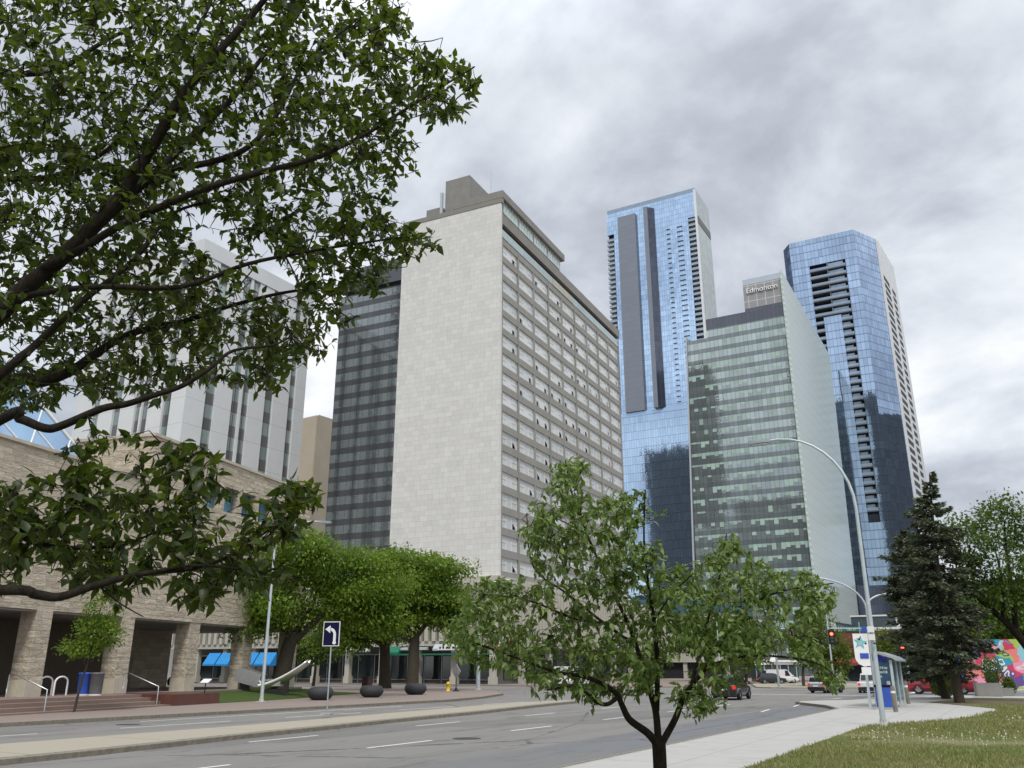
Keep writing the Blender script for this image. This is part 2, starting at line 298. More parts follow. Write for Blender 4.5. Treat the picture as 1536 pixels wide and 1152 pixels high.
# ------------------------------------------------------------------ mesh builder
class MB:
    def __init__(s): s.v = []; s.f = []; s.mi = []; s.mats = []; s.sm = []
    def slot(s, m):
        if m is None: return 0
        if m not in s.mats: s.mats.append(m)
        return s.mats.index(m)
    def face(s, pts, m=None, smooth=False):
        b = len(s.v); s.v += [tuple(p) for p in pts]; s.f.append(tuple(range(b, b+len(pts)))); s.mi.append(s.slot(m)); s.sm.append(smooth); return s
    def add(s, verts, faces, m=None, smooth=False):
        b = len(s.v); s.v += [tuple(p) for p in verts]; k = s.slot(m)
        for f in faces: s.f.append(tuple(i+b for i in f)); s.mi.append(k); s.sm.append(smooth)
        return s
    def box(s, x0, x1, y0, y1, z0, z1, m=None, bev=0.0):
        if bev > 0:
            x0, x1 = min(x0, x1), max(x0, x1); y0, y1 = min(y0, y1), max(y0, y1)
            return s.prism([(x0+bev, y0), (x1-bev, y0), (x1, y0+bev), (x1, y1-bev), (x1-bev, y1), (x0+bev, y1), (x0, y1-bev), (x0, y0+bev)], z0, z1, m)
        V = [(x, y, z) for z in (z0, z1) for y in (y0, y1) for x in (x0, x1)]
        return s.add(V, [(0, 2, 3, 1), (4, 5, 7, 6), (0, 1, 5, 4), (2, 6, 7, 3), (0, 4, 6, 2), (1, 3, 7, 5)], m)
    def prism(s, poly, z0, z1, m=None, smooth=False):
        n = len(poly); V = [(x, y, z0) for x, y in poly]+[(x, y, z1) for x, y in poly]
        return s.add(V, [tuple(range(n-1, -1, -1)), tuple(range(n, 2*n))]+[(i, (i+1) % n, n+(i+1) % n, n+i) for i in range(n)], m, smooth)
    def extr(s, poly, axis, a0, a1, m=None):
        def p(u, v, w): return (w, u, v) if axis == 'x' else ((u, w, v) if axis == 'y' else (u, v, w))
        n = len(poly); V = [p(u, v, a0) for u, v in poly]+[p(u, v, a1) for u, v in poly]
        return s.add(V, [tuple(range(n-1, -1, -1)), tuple(range(n, 2*n))]+[(i, (i+1) % n, n+(i+1) % n, n+i) for i in range(n)], m)
    def tube(s, pts, rad, n=8, m=None, cap=True):
        pts = [Vector(p) for p in pts]
        if not hasattr(rad, '__len__'): rad = [rad]*len(pts)
        V = []; prev = None
        for i, p in enumerate(pts):
            d = (pts[min(i+1, len(pts)-1)]-pts[max(i-1, 0)])
            if d.length < 1e-9: d = Vector((0, 0, 1))
            d.normalize()
            if prev is None:
                a = d.orthogonal().normalized() if abs(d.z) < .99 else Vector((1, 0, 0))
            else:
                a = (prev-d*prev.dot(d)); a = a.normalized() if a.length > 1e-6 else d.orthogonal().normalized()
            prev = a; b = d.cross(a)
            for k in range(n):
                t_ = 2*math.pi*k/n; V.append(p+(a*math.cos(t_)+b*math.sin(t_))*rad[i])
        Fc = []
        for i in range(len(pts)-1):
            for k in range(n):
                Fc.append((i*n+k, i*n+(k+1) % n, (i+1)*n+(k+1) % n, (i+1)*n+k))
        s.add(V, Fc, m, True)
        if cap:
            s.face([V[k] for k in range(n-1, -1, -1)], m); s.face([V[(len(pts)-1)*n+k] for k in range(n)], m)
        return s
    def lathe(s, prof, n=20, c=(0, 0, 0), m=None):
        V = []
        for r_, z in prof:
            for k in range(n):
                a = 2*math.pi*k/n; V.append((c[0]+r_*math.cos(a), c[1]+r_*math.sin(a), c[2]+z))
        Fc = [(i*n+k, i*n+(k+1) % n, (i+1)*n+(k+1) % n, (i+1)*n+k) for i in range(len(prof)-1) for k in range(n)]
        s.add(V, Fc, m, True)
        s.face([V[(len(prof)-1)*n+k] for k in range(n)], m); s.face([V[k] for k in range(n-1, -1, -1)], m)
        return s
    def mesh(s, name, mats=None):
        me = bpy.data.meshes.new(name); me.from_pydata(s.v, [], s.f)
        for m in (s.mats if s.mats else ([mats] if mats else [])): me.materials.append(m)
        if s.mats and mats: pass
        me.polygons.foreach_set('material_index', s.mi); me.polygons.foreach_set('use_smooth', s.sm)
        me.update(); return me
    def build(s, name, mat=None, parent=None, **kw):
        return link(name, s.mesh(name, mat), parent, **kw)

def link(name, data, parent=None, loc=None, rz=0.0):
    o = bpy.data.objects.new(name, data); COL.objects.link(o)
    if parent is not None: o.parent = parent
    if loc is not None: o.location = loc
    if rz: o.rotation_euler = (0, 0, rz)
    return o
def tag(o, label=None, cat=None, group=None, kind=None):
    if label: o['label'] = label
    if cat: o['category'] = cat
    if group: o['group'] = group
    if kind: o['kind'] = kind
    return o
def thing(name, label, cat, loc=(0, 0, 0), rz=0.0, group=None):
    o = link(name, None, None, loc, rz); o.empty_display_size = .3
    return tag(o, label, cat, group)
def struct(o): o['kind'] = 'structure'; return o
def npmesh(name, V, Fq, mat, tri=False):
    """fast mesh from arrays: V (n,3), Fq (m,k)"""
    me = bpy.data.meshes.new(name); k = Fq.shape[1]
    me.vertices.add(len(V)); me.vertices.foreach_set('co', V.astype(np.float32).ravel())
    me.loops.add(Fq.size); me.loops.foreach_set('vertex_index', Fq.astype(np.int32).ravel())
    me.polygons.add(len(Fq)); me.polygons.foreach_set('loop_start', np.arange(0, Fq.size, k, dtype=np.int32))
    try: me.polygons.foreach_set('loop_total', np.full(len(Fq), k, dtype=np.int32))
    except Exception: pass
    me.update(calc_edges=True); me.validate(); me.materials.append(mat); return me
def text_part(name, body, size, mat, parent, loc, rot, extrude=.02, align='CENTER'):
    c = bpy.data.curves.new(name, 'FONT'); c.body = body; c.size = size; c.extrude = extrude; c.align_x = align; c.align_y = 'CENTER'
    c.materials.append(mat); o = bpy.data.objects.new(name, c); COL.objects.link(o)
    if parent is not None: o.parent = parent
    bpy.context.view_layer.update()
    me = bpy.data.meshes.new_from_object(o.evaluated_get(bpy.context.evaluated_depsgraph_get())); COL.objects.unlink(o); bpy.data.objects.remove(o)
    o = link(name, me, parent, loc); o.rotation_euler = rot; return o
def parts_many(parent, name, mesh, spots, mat_rz=0.0, limit=100):
    """spots: list of (x,y,z[,mesh]) in order of apparent size; the first 100 become parts, the rest one part"""
    for s_ in spots[:limit]:
        o = bpy.data.objects.new(name, s_[3] if len(s_) > 3 else mesh); COL.objects.link(o); o.parent = parent; o.location = s_[:3]
        if mat_rz: o.rotation_euler = (0, 0, mat_rz)
    rest = spots[limit:]
    if rest:
        V = []; Fc = []; mi = []; me0 = rest[0][3] if len(rest[0]) > 3 else mesh
        c, s2 = math.cos(mat_rz), math.sin(mat_rz)
        for sp in rest:
            me = sp[3] if len(sp) > 3 else mesh; b = len(V)
            for v in me.vertices:
                x, y, z = v.co; V.append((sp[0]+x*c-y*s2, sp[1]+x*s2+y*c, sp[2]+z))
            for p in me.polygons: Fc.append([i+b for i in p.vertices]); mi.append(p.material_index)
        me = bpy.data.meshes.new(name); me.from_pydata(V, [], Fc)
        for m in me0.materials: me.materials.append(m)
        me.polygons.foreach_set('material_index', mi); me.update()
        o = link(name, me, parent); o['kind'] = 'stuff'

# ------------------------------------------------------------------ leaves
def leaf_mesh(name, P, Dr, Nn, L, W, mat, simple=False, fold=.25, curl=.15):
    """P base points, Dr axis directions, Nn approximate normals, L lengths, W half widths"""
    Dr = Dr/np.linalg.norm(Dr, axis=1, keepdims=True)
    S = np.cross(Dr, Nn); S /= np.maximum(np.linalg.norm(S, axis=1, keepdims=True), 1e-6)
    N = np.cross(S, Dr); L = L[:, None]; W = W[:, None]; n = len(P)
    if simple:
        a = P; b = P+Dr*L*.45+S*W+N*W*fold; c = P+Dr*L; d = P+Dr*L*.45-S*W+N*W*fold
        V = np.stack([a, b, c, d], 1).reshape(-1, 3); base = np.arange(n)[:, None]*4
        T = np.concatenate([base+np.array([[0, 1, 2]]), base+np.array([[0, 2, 3]])], 0)
        return npmesh(name, V, T, mat)
    ax = [P, P+Dr*L*.30+N*L*curl*.25, P+Dr*L*.62+N*L*curl*.12, P+Dr*L-N*L*curl*.45]
    l1 = ax[1]+S*W+N*W*fold; l2 = ax[2]+S*W*.72+N*W*fold*.8; r1 = ax[1]-S*W+N*W*fold; r2 = ax[2]-S*W*.72+N*W*fold*.8
    V = np.stack(ax+[l1, l2, r1, r2], 1).reshape(-1, 3); base = np.arange(n)[:, None]*8
    T = [(0, 4, 1), (1, 4, 5), (1, 5, 2), (2, 5, 3), (0, 1, 6), (1, 7, 6), (1, 2, 7), (2, 3, 7)]
    T = np.concatenate([base+np.array([t_]) for t_ in T], 0)
    return npmesh(name, V, T, mat)
def unit(n):
    v = RNG.normal(size=(n, 3)); return v/np.linalg.norm(v, axis=1, keepdims=True)
def in_poly(x, y, poly):
    ins = np.zeros(len(x), bool); j = len(poly)-1
    for i in range(len(poly)):
        xi, yi = poly[i]; xj, yj = poly[j]
        c = ((yi > y) != (yj > y)) & (x < (xj-xi)*(y-yi)/(yj-yi+1e-9)+xi); ins ^= c; j = i
    return ins
def lump(x, y, s, seed):
    r = np.random.default_rng(seed); v = np.zeros(len(x))
    for k in range(7):
        a = r.uniform(0, 2*math.pi); f = r.uniform(.6, 1.8)/s; v += np.sin(x*math.cos(a)*f+y*math.sin(a)*f+r.uniform(0, 6.28))
    return v/7**.5
def smooth_path(pts, n=5):
    P = [Vector(p) for p in pts]; out = []
    for i in range(len(P)-1):
        p0 = P[max(i-1, 0)]; p1 = P[i]; p2 = P[i+1]; p3 = P[min(i+2, len(P)-1)]
        for k in range(n):
            t_ = k/n
            out.append(.5*((2*p1)+(p2-p0)*t_+(2*p0-5*p1+4*p2-p3)*t_*t_+(3*p1-3*p2+p3-p0)*t_**3))
    out.append(P[-1]); return out

# ================================================================== SETTING
RZ = -.13                                   # road level; pavements are at 0
def flat(name, poly, z, mat, zb=None):
    b = MB()
    if zb is None: b.face([(x, y, z) for x, y in poly])
    else: b.prism(poly, zb, z)
    return struct(b.build(name, mat))
flat('ground', [(-3000, -3000), (3000, -3000), (3000, 3000), (-3000, 3000)], RZ-.012, M['plaza'])
flat('road', [(-34, -80), (-7, -80), (-7, 50), (-6, 74), (80, 74), (80, 93), (-9, 93), (-9, 330), (-33, 330), (-33, 95), (-120, 95), (-120, 77), (-46, 77), (-38, 62), (-34, 52)], RZ, M['asphalt'])
# near pavement with the kerb bulge before the crossing
near = [(-8.05, -60), (-8.05, 46.5), (-9.2, 50), (-11.6, 54.2), (-11.9, 56.2), (-11.3, 57.5), (-9.6, 60), (-8.4, 66), (-7.3, 71.5), (-4, 73.6), (40, 73.6), (40, 68), (-3, 68), (-4.6, 60), (-5.0, 57.5), (-1.5, 50), (-1.3, 47), (-1.8, 42), (-3.2, 36.5), (-4.9, 32), (-4.9, -60)]
flat('pavement', near, 0.0, M['sidewalk'], -.2)
flat('lawn', [(-4.9, -60), (-4.9, 32), (-3.2, 36.5), (-1.8, 42), (-1.3, 47), (-1.5, 50), (-3.2, 53.9), (40, 53.9), (40, -60)], .012, M['lawn'], -.2)
flat('mulch_bed', [(-3.2, 53.9), (-5.0, 57.5), (-4.6, 60), (-3, 68), (40, 68), (40, 53.9)], .02, M['mulch'], -.2)
b = MB(); kp = [(-8.2, -60), (-8.2, 46.5), (-9.35, 50.1), (-11.8, 54.3), (-12.1, 56.3), (-11.4, 57.8), (-9.75, 60.1), (-8.55, 66.1)]
for (x0, y0), (x1, y1) in zip(kp, kp[1:]):
    b.add([(x0, y0, RZ), (x1, y1, RZ), (x1+.14, y1, RZ), (x0+.14, y0, RZ), (x0, y0, .008), (x1, y1, .008), (x1+.14, y1, .008), (x0+.14, y0, .008)], [(0, 1, 5, 4), (4, 5, 6, 7), (2, 3, 7, 6)])
struct(b.build('kerb', M['kerb']))
# the long median, widening away to the left as the turn lane closes
mr = [(-18.6, -20), (-18.7, 8), (-19.3, 14), (-20.2, 20), (-21.1, 28), (-21.9, 36.5), (-23.0, 44), (-23.6, 50)]
ml = [(-23.0, -20), (-22.9, 14), (-23.2, 22), (-24.0, 30), (-25.0, 40), (-25.3, 46), (-24.6, 50.5)]
b = MB(); poly = mr+ml[::-1]; n = len(poly)
inn = [(x-.18, y) for x, y in mr]+[(x+.18, y) for x, y in ml][::-1]
V = [(x, y, RZ-.01) for x, y in poly]+[(x, y, -.01) for x, y in poly]+[(x, y, .02) for x, y in inn]
b.add(V, [tuple(range(2*n, 3*n))])
struct(b.build('median', M['median']))
b = MB(); b.add(V, [(i, (i+1) % n, n+(i+1) % n, n+i) for i in range(n)]+[(n+i, n+(i+1) % n, 2*n+(i+1) % n, 2*n+i) for i in range(n)])
struct(b.build('median_kerb', M['kerb']))
# far pavement, brick paved, turning the corner
far = [(-31.75, -60), (-31.75, 48), (-33, 54), (-36, 62), (-41, 70), (-46, 74.5), (-110, 75.5), (-110, 64), (-55, 63), (-47, 57), (-42.4, 48), (-40, 36.5), (-37.1, 26.6), (-38, 10), (-42, -60)]
flat('far_pavement', far, 0.0, M['paver'], -.2)
b = MB(); kp = [(-31.6, -60), (-31.6, 48), (-32.85, 54), (-35.85, 62), (-40.8, 70.1), (-45.9, 74.7), (-110, 75.7)]
for (x0, y0), (x1, y1) in zip(kp, kp[1:]):
    b.add([(x0, y0, RZ), (x1, y1, RZ), (x1-.2, y1-.0, RZ), (x0-.2, y0, RZ), (x0, y0, .006), (x1, y1, .006), (x1-.2, y1, .006), (x0-.2, y0, .006)], [(0, 1, 5, 4), (4, 5, 6, 7)])
struct(b.build('far_kerb', M['kerb']))
# block beyond the side street
flat('corner_pavement', [(-33.5, 97), (-36, 95.6), (-110, 95.2), (-110, 99), (-33.5, 330)], 0.0, M['paver'], -.2)
flat('traffic_island', [(-25.5, 99), (-23.5, 97.2), (-16.5, 98.5), (-14.5, 104), (-18, 128), (-33, 134), (-31, 118)], .01, M['median'], -.2)
flat('far_right_pavement', [(-8.6, 95), (70, 94), (70, 330), (-8.6, 330)], .0, M['sidewalk'], -.2)
# painted lines
b = MB(); z = RZ+.004
def dash(x0, y0, x1, y1, w=.11):
    dx, dy = x1-x0, y1-y0; l = math.hypot(dx, dy); nx, ny = -dy/l*w*.5, dx/l*w*.5
    b.face([(x0+nx, y0+ny, z), (x1+nx, y1+ny, z), (x1-nx, y1-ny, z), (x0-nx, y0-ny, z)][::-1])
for k in range(-1, 5):
    y = 19.0+k*7.55; dash(-15.05, y, -15.02, y+2.9)
for k in range(-1, 4):
    y = 18.9+k*8.2; dash(-19.35+.0, y-.2, -19.35, y+2.9) if y < 17 else dash(-19.3 if y > 24 else -19.15, y, -19.3 if y > 24 else -19.2, y+2.9)
for y in (40, 47, 54, 61): dash(-11.6 if y > 52 else -11.2, y+4, -11.5, y+6.8)
for y in (5, 13, 21, 29, 37, 45): dash(-27.4, y, -27.4, y+5)
dash(-23.6, -20, -23.65, 17, .14); dash(-30.2, 24, -30.2, 41, .12)
dash(-24, 74.6, -9, 74.6, .4); dash(-9.4, 60.5, -8.5, 73, .12); dash(-10.4, 60.5, -9.5, 73, .12)
dash(-12.3, 94.6, -30, 95.4, .4); dash(-8.6, 76, -8.6, 92, .3)
for k in range(9): dash(-6.2+k*2.6, 75.4, -4.4+k*2.6, 75.4, .28)
struct(b.build('road_markings', M['paint']))

# ================================================================== CITY HALL (stone colonnade on the left)
CH = thing('city_hall', 'rough sandstone civic building with a square pillared colonnade and glass pyramid roof', 'building', (-42, 26.7, 0), R(13.3))
ZP, ZB = .55, 4.6
cols = [.42+6.1*k for k in (-2, -1, 0, 1, 2, 3, 4)]
for s_ in cols:
    b = MB(); b.box(-1.0, .0, s_-.62, s_+.42, ZP+.75, ZB, M['stone_wall'], .02); b.box(-1.02, .02, s_-.64, s_+.44, ZP-.4, ZP+.75, M['stone_smooth'], .02)
    b.build('pillar', None, CH)
b = MB(); b.box(-14, 0, -13, 6.5, ZB, 12.4); b.build('wall', M['stone_wall'], CH)
b = MB(); b.box(-16, .03, 6.5, 25.6, ZB, 11.9)
for k in range(8): b.box(-16, .03, 9.4+k*2.1, 9.9+k*2.1, 11.9, 13.6)
b.box(-16, .03, 6.5, 9.4, 11.9, 13.6); b.box(-16, .03, 24.6, 25.6, 11.9, 13.6)
b.box(-16, .03, 6.5, 25.6, 13.6, 15.2); b.box(-15, -.6, 9, 25, 11.95, 13.55)
b.build('wall', M['stone_wall'], CH)
for k in range(8):
    b = MB(); y0 = 9.92+k*2.1; b.box(-.5, -.4, y0, min(y0+1.56, 24.58), 11.92, 13.58); b.build('window', M['blue_win'], CH)
b = MB(); b.box(-.03, .1, -13.05, 6.6, 12.4, 12.56); b.box(-16.1, .13, 6.4, 25.7, 15.2, 15.38); b.build('coping', M['stone_smooth'], CH)
b = MB(); b.box(-13.9, -.1, -13, 25.4, ZB-.1, ZB-.012); b.build('soffit', M['grey_conc'], CH)
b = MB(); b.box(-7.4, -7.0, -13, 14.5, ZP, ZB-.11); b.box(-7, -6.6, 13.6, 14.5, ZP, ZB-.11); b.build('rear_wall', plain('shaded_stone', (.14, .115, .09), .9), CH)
b = MB(); b.box(-1.6, -1.0, 12.9, 17.0, ZP, ZB-.12) if False else b.box(-9, -8.4, 17.6, 21.5, ZP, ZB-.11); b.build('rear_wall', M['stone_wall'], CH)
b = MB(); b.box(-3.2, -3.1, -6.4, -.9, ZP+.5, ZB-.25); lat = b.build('window', M['store_glass'], CH)
b = MB()
for k in range(5):
    zz = ZP+.3+k*.85; b.extr([(-6.4, zz), (-6.4, zz+.28), (-.9, zz+.95), (-.9, zz+.67)], 'x', -3.08, -2.95)
for yy in (-5.2, -3.2, -1.2): b.box(-3.07, -2.93, yy, yy+.22, ZP, ZB-.12)
b.build('window_lattice', M['stone_smooth'], CH)
b = MB(); b.box(-14, .6, -13, 25.4, -.15, ZP-.012); b.build('plinth', M['paver'], CH)
b = MB()
for k in range(4): b.box(.6, 2.6+.62*(3-k), -13, 5.0-.45*(0 if k == 0 else 0)-.0, -.1+(.165*k if k else 0), .165*(k+1)-.1 if k < 3 else ZP)
b.build('steps', M['steps'], CH)
b = MB(); b.box(.6, 4.7, 5.0, 8.9, -.1, ZP+.012); b.build('side_plinth', M['granite'], CH)
# glass pyramid behind the low wall
py0 = Vector((-3.5, -13, 12.45)); b = MB()
A_ = [(-1.4, -16, 12.5), (-1.4, 3.8, 12.5), (-14, 3.8, 12.5), (-14, -16, 12.5)]; ap = (-7.7, -8.1, 25.0)
b.face([A_[0], A_[1], ap]); b.face([A_[1], A_[2], ap]); b.face([A_[2], A_[3], ap]); b.face([A_[3], A_[0], ap])
pyr = b.build('pyramid_roof', M['pyr_glass'], CH)
b = MB()
def lerp(p, q, t_): return tuple(p[i]+(q[i]-p[i])*t_ for i in range(3))
for (p, q) in ((A_[0], A_[1]), (A_[1], A_[2])):
    for k in range(0, 9):
        u0 = k/8
        for sgn in (1, -1):
            # diagonal glazing bars across the triangular face
            e0 = lerp(p, q, u0); h = min(1-u0 if sgn > 0 else u0, 1)
            e1 = lerp(lerp(p, q, 1.0 if sgn > 0 else 0.0), ap, 1-(1-u0 if sgn < 0 else u0)) if h > 0 else e0
            if h > .01: b.tube([e0, e1], .055, 5)
    b.tube([p, ap], .1, 5); b.tube([p, q], .1, 5)
b.build('glazing_bars', M['white_metal'], pyr)

# sloping lawn in front of the colonnade
b = MB(); ex, ey = Vector((math.cos(R(13.3)), math.sin(R(13.3)), 0)), Vector((-math.sin(R(13.3)), math.cos(R(13.3)), 0)); Oc = Vector((-42, 26.7, 0))
def chp(lx, ly, z): return Oc+ex*lx+ey*ly+Vector((0, 0, z))
b.face([chp(4.75, 8.9, .015), chp(4.8, 17, .015), chp(3.2, 31, .015), chp(-1, 34, .015), chp(.5, 26, .42), chp(.6, 8.9, .5)][::1])
struct(b.build('front_lawn', M['lawn2']))

# ================================================================== LIMESTONE HOTEL TOWER with podium
HC = (-58.0, 99.3); HZ = 3.3
H = thing('hotel_tower', 'pale limestone slab tower with a blank end wall, banded window front and finned podium', 'building', (HC[0], HC[1], 0), R(HZ))
zt, zr, L_, Wd = 13.4, 68.0, 51.8, 17.35
b = MB(); b.box(-Wd, .12, -.45, 0.0, zt, 68.9); b.build('end_wall', M['limestone'], H)
b = MB(); b.box(-Wd+.05, -.3, 0.0, L_, zt, 66.2); b.build('core', M['dark_slot'], H)
fp = 2.895; nb = 9; bw = L_/nb
b = MB()
for i in range(18):
    z0 = 14.2+i*fp
    b.box(-.3, 0, .002, L_, z0-1.02 if i else zt, z0+.0)
b.build('spandrel', M['spandrel'], H)
b = MB()
for j in range(nb+1):
    w = .6 if j % 2 == 0 else .24
    y = min(max(j*bw, w/2+.01), L_-w/2); b.box(-.3, -.03 if j % 2 else -.02, y-w/2, y+w/2, 14.2, 63.4)
    if j % 2: b.box(-.03, .13, y-.06, y+.06, 14.2, 63.4)
b.build('pier', M['spandrel'], H)
def hotel_window(var):
    b = MB(); w = bw-.5; h = fp-1.02; y0 = -w/2
    b.box(-.03, .0, y0, y0+w, 0, h, M['curtain'])
    def bar(ya, yb, za, zb, d=.05): b.box(0.0, d, ya, yb, za, zb, M['white_frame'])
    bar(y0, y0+w, 0, .09); bar(y0, y0+w, h-.07, h); bar(y0, y0+.07, .09, h-.07); bar(y0+w-.07, y0+w, .09, h-.07)
    for f in (.36, .68): bar(y0+w*f-.035, y0+w*f+.035, .09, h-.07)
    bar(y0+w*.02, y0+w*.36-.04, h*.5, h*.5+.05); bar(y0+w*.7, y0+w-.08, h*.5, h*.5+.05)
    if var:
        f0 = .14 if var == 1 else .74
        for f in ((f0,) if var < 3 else (.16, .74)):
            b.box(.0, .04, y0+w*f, y0+w*f+.62, .16, h*.46, M['dark_glass'])
            b.add([(.05, y0+w*f+.1, h*.46), (.05, y0+w*f+.72, h*.46), (.42, y0+w*f+.72, .34), (.42, y0+w*f+.1, .34)], [(0, 1, 2, 3)], M['curtain'])
    return b.mesh('window')
hw = [hotel_window(v_) for v_ in range(4)]
spots = []
for j in range(nb):
    for i in range(17):
        spots.append((-.22, (j+.5)*bw, 14.2+i*fp+.005, hw[random.choice((0, 0, 0, 0, 1, 2, 2, 3))]))
parts_many(H, 'window', hw[0], spots)
b = MB(); b.box(-.3, .06, .01, L_, 63.45, 64.75)
b.build('clerestory', glass_facade('clerestory_panels', 1.9, 3.0, (.34, .42, .42), .3, .15, .06, (.2, .22, .22), .0, .12, .004, voff=1), H)
b = MB(); b.box(-Wd, -.25, .02, L_, 64.8, 65.45); b.build('slot', M['dark_slot'], H)
MB().box(.061, .1, 19, 28, 63.47, 64.73).build('infill_panel', M['cream_conc'], H)
b = MB(); b.box(-Wd-.1, .32, .01, L_+.4, 65.45, 67.1); b.box(-Wd-.1, .35, -.5, .0, 68.95, 69.75); b.build('roof_edge', M['fascia'], H)
b = MB(); b.box(-Wd, -1.2, .1, L_, 66.9, 67.1); b.build('roof', M['grey_conc'], H)
b = MB(); b.box(-8.0, -.3, .1, 23.0, 67.1, 70.0); ph = b.build('penthouse', M['fascia'], H)
b = MB(); b.box(-8.4, .3, -.2, 24.0, 70.0, 71.2); b.build('roof_slab', M['fascia'], ph)
for k in range(4):
    b = MB(); b.box(-.28, -.22, 1.0+k*5.6, 6.2+k*5.6, 68.0, 69.9); w_ = b.build('window', M['pale_glass'], ph)
    b = MB()
    for q in range(6): b.box(-.22, -.16, 1.0+k*5.6+q*1.02, 1.1+k*5.6+q*1.02, 68.0, 69.9)
    b.build('mullion', M['white_frame'], w_)
b = MB(); b.box(-10.6, -6.2, 1.0, 8.5, 67.0, 76.3); b.box(-6.19, -4.7, 2.5, 9, 67, 72.6); b.build('lift_shaft', M['grey_conc'], H)
b = MB(); b.box(-13.8, -10.9, .6, 9, 69.3, 71.6); b.build('plant_room', M['fascia'], H)
b = MB(); b.box(-11.15, -10.75, .3, .7, 67, 74); b.tube([(-5.0, 6, 72.3), (-5.0, 6, 79.5)], .06, 5); b.tube([(-13.2, 5, 72), (-13.2, 5, 77)], .05, 5); b.build('mast', M['pale_steel'], H)
# podium
PL, PR = -56.0, .5
b = MB(); b.box(PL, PR, -1.6, L_+22, 5.2, 12.6); b.box(PL, PR-1.5, 1.5, L_+20, 0, 5.19); b.build('podium', plain('podium_wall', (.16, .15, .13), .8), H)
b = MB(); b.box(PL-.2, PR+.25, -1.9, L_+22.2, 12.6, 13.35); b.box(PL-.2, PR+.2, -1.85, L_+22.1, 4.7, 5.3); b.build('podium_edge', M['cream_conc'], H)
b = MB(); x = PL
while x < PR: b.box(x, x+.55, -2.1, -1.6, 5.3, 12.6); x += 1.12
y = -.6
while y < L_+22: b.box(PR, PR+.42, y, y+.5, 5.3, 12.6); y += 1.12
b.build('podium_fins', M['cream_conc'], H)
for k in range(10):
    b = MB(); x = PR-.5-k*5.6; b.box(x-.75, x, -1.5, -.7, 0, 4.7, None, .06); b.box(x-.82, x+.07, -1.58, -.62, 0, .9); b.build('column', M['cream_conc'], H)
for k in range(6):
    b = MB(); y = 6+k*9; b.box(PR-.8, PR-.05, y, y+.8, 0, 4.7); b.build('column', M['cream_conc'], H)
for k in range(20):
    x = PR-3.2-k*2.7; b = MB(); b.box(x-1.25, x+1.2, 1.38, 1.45, .55, 3.7); w_ = b.build('shop_window', M['store_glass'] if k % 3 else M['dark_glass'], H)
    b = MB(); b.box(x-1.3, x-1.2, 1.3, 1.4, 0, 3.8); b.box(x-1.3, x+1.3, 1.3, 1.38, 3.7, 3.85); b.box(x-1.2, x+1.25, 1.3, 1.38, .45, .55); b.build('frame', M['galv'], w_)
for k in range(14):
    y = 3+k*4.6; b = MB(); b.box(PR-1.48, PR-1.42, y, y+4.0, .5, 3.8); b.build('shop_window', M['store_glass'], H)
def awning(x0, x1, mat, z0=3.85, z1=4.7, dep=1.2, name='awning'):
    b = MB(); b.extr([(-2.1, z1), (-2.1-dep, z0+.25), (-2.1-dep, z0), (-2.05, z0)], 'x', x0, x1); return b.build(name, mat, H)
lx = lambda px: onp(px, 990, (-58.0-2*math.sin(R(3.3))*0, 97.2), -93.3).x+58.0
for a0, a1 in ((312, 329), (331, 349), (368, 386), (388, 413)): awning(lx(a0), lx(a1), M['sky_blue'], 2.3, 4.1)
awning(-22.6, -18.6, M['pale_steel'], 4.0, 4.7, .5); awning(-16.0, -13.6, M['green_aw'], 3.7, 4.7, .7)
awning(-13.4, -9.4, M['pale_steel'], 4.2, 4.55, .5); awning(-8.4, -2.2, M['pale_steel'], 4.1, 4.9, .6)
b = MB(); b.box(-16.1, 0, -2.75, -2.1, 3.55, 3.7); b.build('canopy_edge', M['green_aw'], H)
sg = MB().box(-7.6, -2.7, -2.8, -2.72, 4.15, 4.75).build('shop_sign', M['white'], H)
b = MB()
for x0_, w_ in ((-7.3, .22), (-6.8, .2), (-6.3, .62), (-5.4, .5), (-4.6, .2), (-4.1, .25), (-3.5, .3)): b.box(x0_, x0_+w_, -2.83, -2.805, 4.33, 4.57)
b.build('lettering', M['black'], sg)
sg = MB().box(.9, 3.4, -2.6, -2.45, 4.2, 5.1).build('shop_sign', M['red'], H)
MB().box(1.2, 2.2, -2.66, -2.61, 4.5, 5.3).build('emblem', M['white'], sg)

# ================================================================== DARK BANDED OFFICE TOWER
DT = thing('dark_office_tower', 'charcoal office tower with horizontal dark glass bands behind the limestone hotel', 'building', (-113.4, 126.9, 0), R(3.3))
b = MB(); b.box(0, 34, 0, 30, 0, 76.4); b.build('facade', M['dark_tower'], DT)
b = MB(); b.box(1.0, 33, 1, 29, 76.4, 77.6); b.build('slot', M['dark_slot'], DT)
b = MB(); b.box(.0, 34, 0.2, 30, 77.6, 82.6); b.build('roof_cap', M['tower_cap'], DT)

